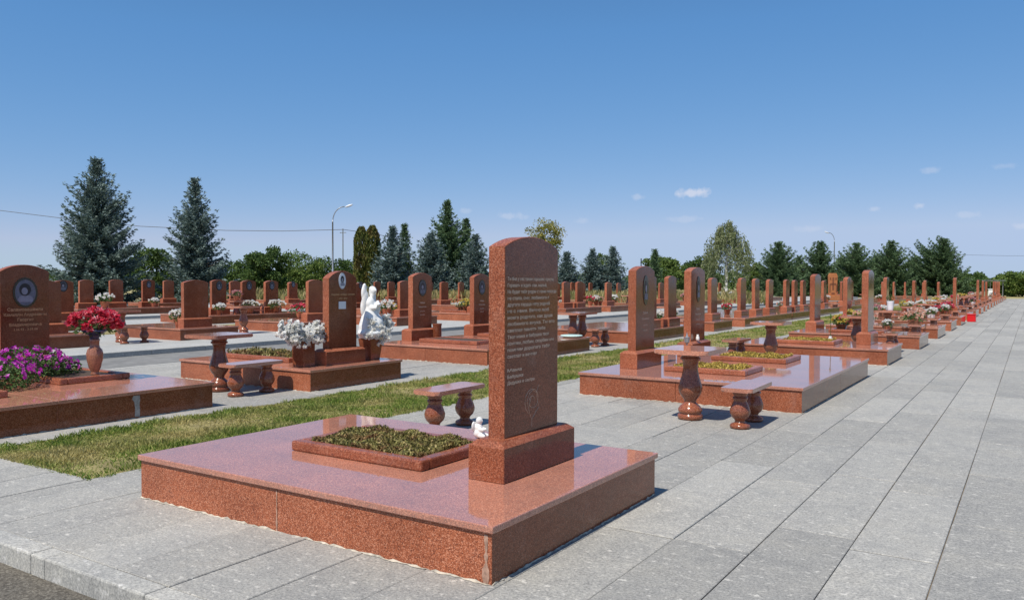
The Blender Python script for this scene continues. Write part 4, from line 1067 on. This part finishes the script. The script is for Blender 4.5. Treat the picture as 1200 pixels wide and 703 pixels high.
cable([(-120, 236, 95), (0, 249, 95), (66, 257, 95), (165, 267, 95), (265, 271.5, 95), (330, 272, 95), (402, 270, 95)], 'thin sagging cable crossing the sky behind the left spruces', .035)
cable([(402, 270, 95), (440, 275, 97), (480, 284, 99)], 'short cable running from the pole towards the tall dark spruce', .03)
cable([(1085, 296, 160), (1180, 298, 160), (1300, 297, 160)], 'faint cable over the trees at the right edge', .025)
x, y = at(402, 95)
o = thing('utility_pole', (x, y, -.1), 'slim pale utility pole just right of the street lamp', 'pole')
bm = bmesh.new(); tube(bm, [(0, 0, 0), (0, 0, zat(268, 95))], [.07, .05], 8); from_bm('pole', bm, M['steel'], o, True)
bm = bmesh.new(); bbox(bm, -.5, .5, -.04, .04, zat(273, 95), zat(273, 95) + .08, .01); from_bm('crossarm', bm, M['steel'], o)
x, y = at(751, 92)
o = thing('utility_pole', (x, y, -.1), 'thin dark pole left of the broad round tree', 'pole')
bm = bmesh.new(); tube(bm, [(0, 0, 0), (0, 0, zat(303, 92))], [.07, .06], 8); from_bm('pole', bm, M['wire'], o, True)
bm = bmesh.new(); bbox(bm, -.06, .06, -.06, .06, zat(303, 92), zat(303, 92) + .15, .02); from_bm('pole_cap', bm, M['wire'], o)

# ------------------------------------------------------------------ labels of the far repeats
zones = {}
for (o, x, y, k, extra) in FAR:
    px, py, w = proj(x, y, .9)
    best = min(TREES, key=lambda t: abs(t[0] - px))[1]
    key = (k, best, extra if k in ('flowers', 'stone') else None)
    zones.setdefault(key, []).append((px, o, x))
for (k, tree, extra), lst in zones.items():
    lst.sort(key=lambda t: t[0])
    for i, (px, o, x) in enumerate(lst):
        n = order[i] if len(lst) > 1 else None
        pos = ('%s from left before %s' % (n, tree)) if n else 'only one before %s' % tree
        if k == 'stone': o['label'] = ('red headstone with dark portrait, ' if extra else 'plain red headstone, ') + pos
        elif k == 'plinth': o['label'] = 'low granite plinth, ' + pos
        elif k == 'table': o['label'] = 'small far baluster table, ' + pos
        elif k == 'bench': o['label'] = 'small far baluster bench, ' + pos
        else: o['label'] = 'pot of %s flowers, ' % extra + pos

# ------------------------------------------------------------------ light and sky
SUN_EL, SUN_AZ = R(58.5), R(183.0)       # azimuth from +Y, clockwise: the sun stands behind the camera's row direction
toward = Vector((math.sin(SUN_AZ) * math.cos(SUN_EL), math.cos(SUN_AZ) * math.cos(SUN_EL), math.sin(SUN_EL)))
sun = bpy.data.lights.new('sun', 'SUN'); sun.energy = 5.0; sun.angle = R(.53); sun.color = (1.0, .94, .84)
so = link(bpy.data.objects.new('sun', sun)); so.rotation_euler = toward.to_track_quat('Z', 'Y').to_euler(); so.location = (0, 0, 30)
wd = bpy.data.worlds.new('World'); SC.world = wd; wd.use_nodes = True
nt = wd.node_tree; bg = nt.nodes['Background']
sky = nt.nodes.new('ShaderNodeTexSky'); sky.sky_type = 'NISHITA'; sky.sun_disc = False
sky.sun_elevation = SUN_EL; sky.sun_rotation = SUN_AZ; sky.altitude = 2000; sky.air_density = 1.0; sky.dust_density = 1.0; sky.ozone_density = 6.0
# small fair-weather clouds, each a soft flat-bottomed puff in its own direction of the sky
tc = nt.nodes.new('ShaderNodeTexCoord'); dirv = tc.outputs['Generated']
def vmath(op, a, b=None):
    n = nt.nodes.new('ShaderNodeVectorMath'); n.operation = op
    nt.links.new(a, n.inputs[0])
    if b is not None:
        if isinstance(b, tuple): n.inputs[1].default_value = b
        else: nt.links.new(b, n.inputs[1])
    return n
def fmath(op, a, b=None, clamp=False):
    n = nt.nodes.new('ShaderNodeMath'); n.operation = op; n.use_clamp = clamp
    for i, v in enumerate((a, b)):
        if v is None: continue
        if isinstance(v, (int, float)): n.inputs[i].default_value = v
        else: nt.links.new(v, n.inputs[i])
    return n.outputs[0]
nz = N(nt, 'ShaderNodeTexNoise', Scale=95.0, Detail=6.0, Roughness=.62); nt.links.new(dirv, nz.inputs['Vector'])
ss = nt.nodes.new('ShaderNodeSeparateColor'); nt.links.new(sky.outputs[0], ss.inputs[0])
sc_ = nt.nodes.new('ShaderNodeCombineColor')
for i, (p_, a_) in enumerate(((1.096, 1.274), (.64, .79), (.402, .86))):      # white balance of the phone: deeper blue overhead, less green low down
    ch = fmath('MULTIPLY', fmath('POWER', fmath('MULTIPLY', ss.outputs[i], .1), p_), a_ * 10)
    ch = fmath('MINIMUM', ch, fmath('MULTIPLY', ss.outputs[i], (1.15, 1.4, 1.47)[i]))
    nt.links.new(fmath('MINIMUM', ch, (4.45, 5.65, 20)[i]), sc_.inputs[i])
col = sc_.outputs[0]
total = None
for (px, py, wx, wy, amt) in ((810, 226, 25, 7.5, 1.0), (748, 231, 12, 5, .42), (600, 253, 22, 6, .4), (800, 257, 26, 5, .28), (1077, 241, 8, 4.5, .55), (1023, 245, 8, 4, .4), (1091, 199, 12, 5, .35), (1132, 252, 15, 5, .32), (948, 268, 18, 5, .28), (1177, 195, 14, 4, .22), (680, 259, 14, 5, .25), (545, 247, 10, 5, .3), (1196, 265, 12, 4, .4)):
    d = (fw * F + r2 * (px - W / 2) - u2 * (py - H / 2)).normalized()
    sh = Vector((0, 0, 1)).cross(d).normalized(); sv = d.cross(sh)
    dx = vmath('DOT_PRODUCT', dirv, tuple(sh)).outputs['Value']; dy = vmath('DOT_PRODUCT', dirv, tuple(sv)).outputs['Value']; dz = vmath('DOT_PRODUCT', dirv, tuple(d)).outputs['Value']
    ex = fmath('POWER', fmath('ABSOLUTE', fmath('DIVIDE', dx, wx * .85 / F)), 2.0); ey = fmath('POWER', fmath('ABSOLUTE', fmath('DIVIDE', dy, wy * .85 / F)), 2.0)
    rad_ = fmath('SQRT', fmath('ADD', ex, ey))
    v_ = fmath('SUBTRACT', 1.0, rad_)
    v_ = fmath('ADD', v_, fmath('MULTIPLY', fmath('SUBTRACT', nz.outputs['Fac'], .5), 2.2))
    v_ = fmath('MULTIPLY', fmath('MULTIPLY', v_, 1.5, True), amt)
    v_ = fmath('MULTIPLY', v_, fmath('GREATER_THAN', dz, .5))
    v_ = fmath('MULTIPLY', v_, fmath('LESS_THAN', rad_, 1.9))
    total = v_ if total is None else fmath('MAXIMUM', total, v_)
cl = nt.nodes.new('ShaderNodeMix'); cl.data_type = 'RGBA'
nt.links.new(fmath('MULTIPLY', total, .62), cl.inputs[0]); nt.links.new(col, cl.inputs[6]); cl.inputs[7].default_value = (7.6, 7.7, 8.6, 1)
nt.links.new(cl.outputs[2], bg.inputs[0]); bg.inputs[1].default_value = .1
SC.view_settings.view_transform = 'Standard'; SC.view_settings.look = 'None'; SC.view_settings.exposure = 0; SC.view_settings.gamma = 1
SC.view_settings.use_curve_mapping = False
SC.cycles.max_bounces = 6
print('objects', len(bpy.data.objects))
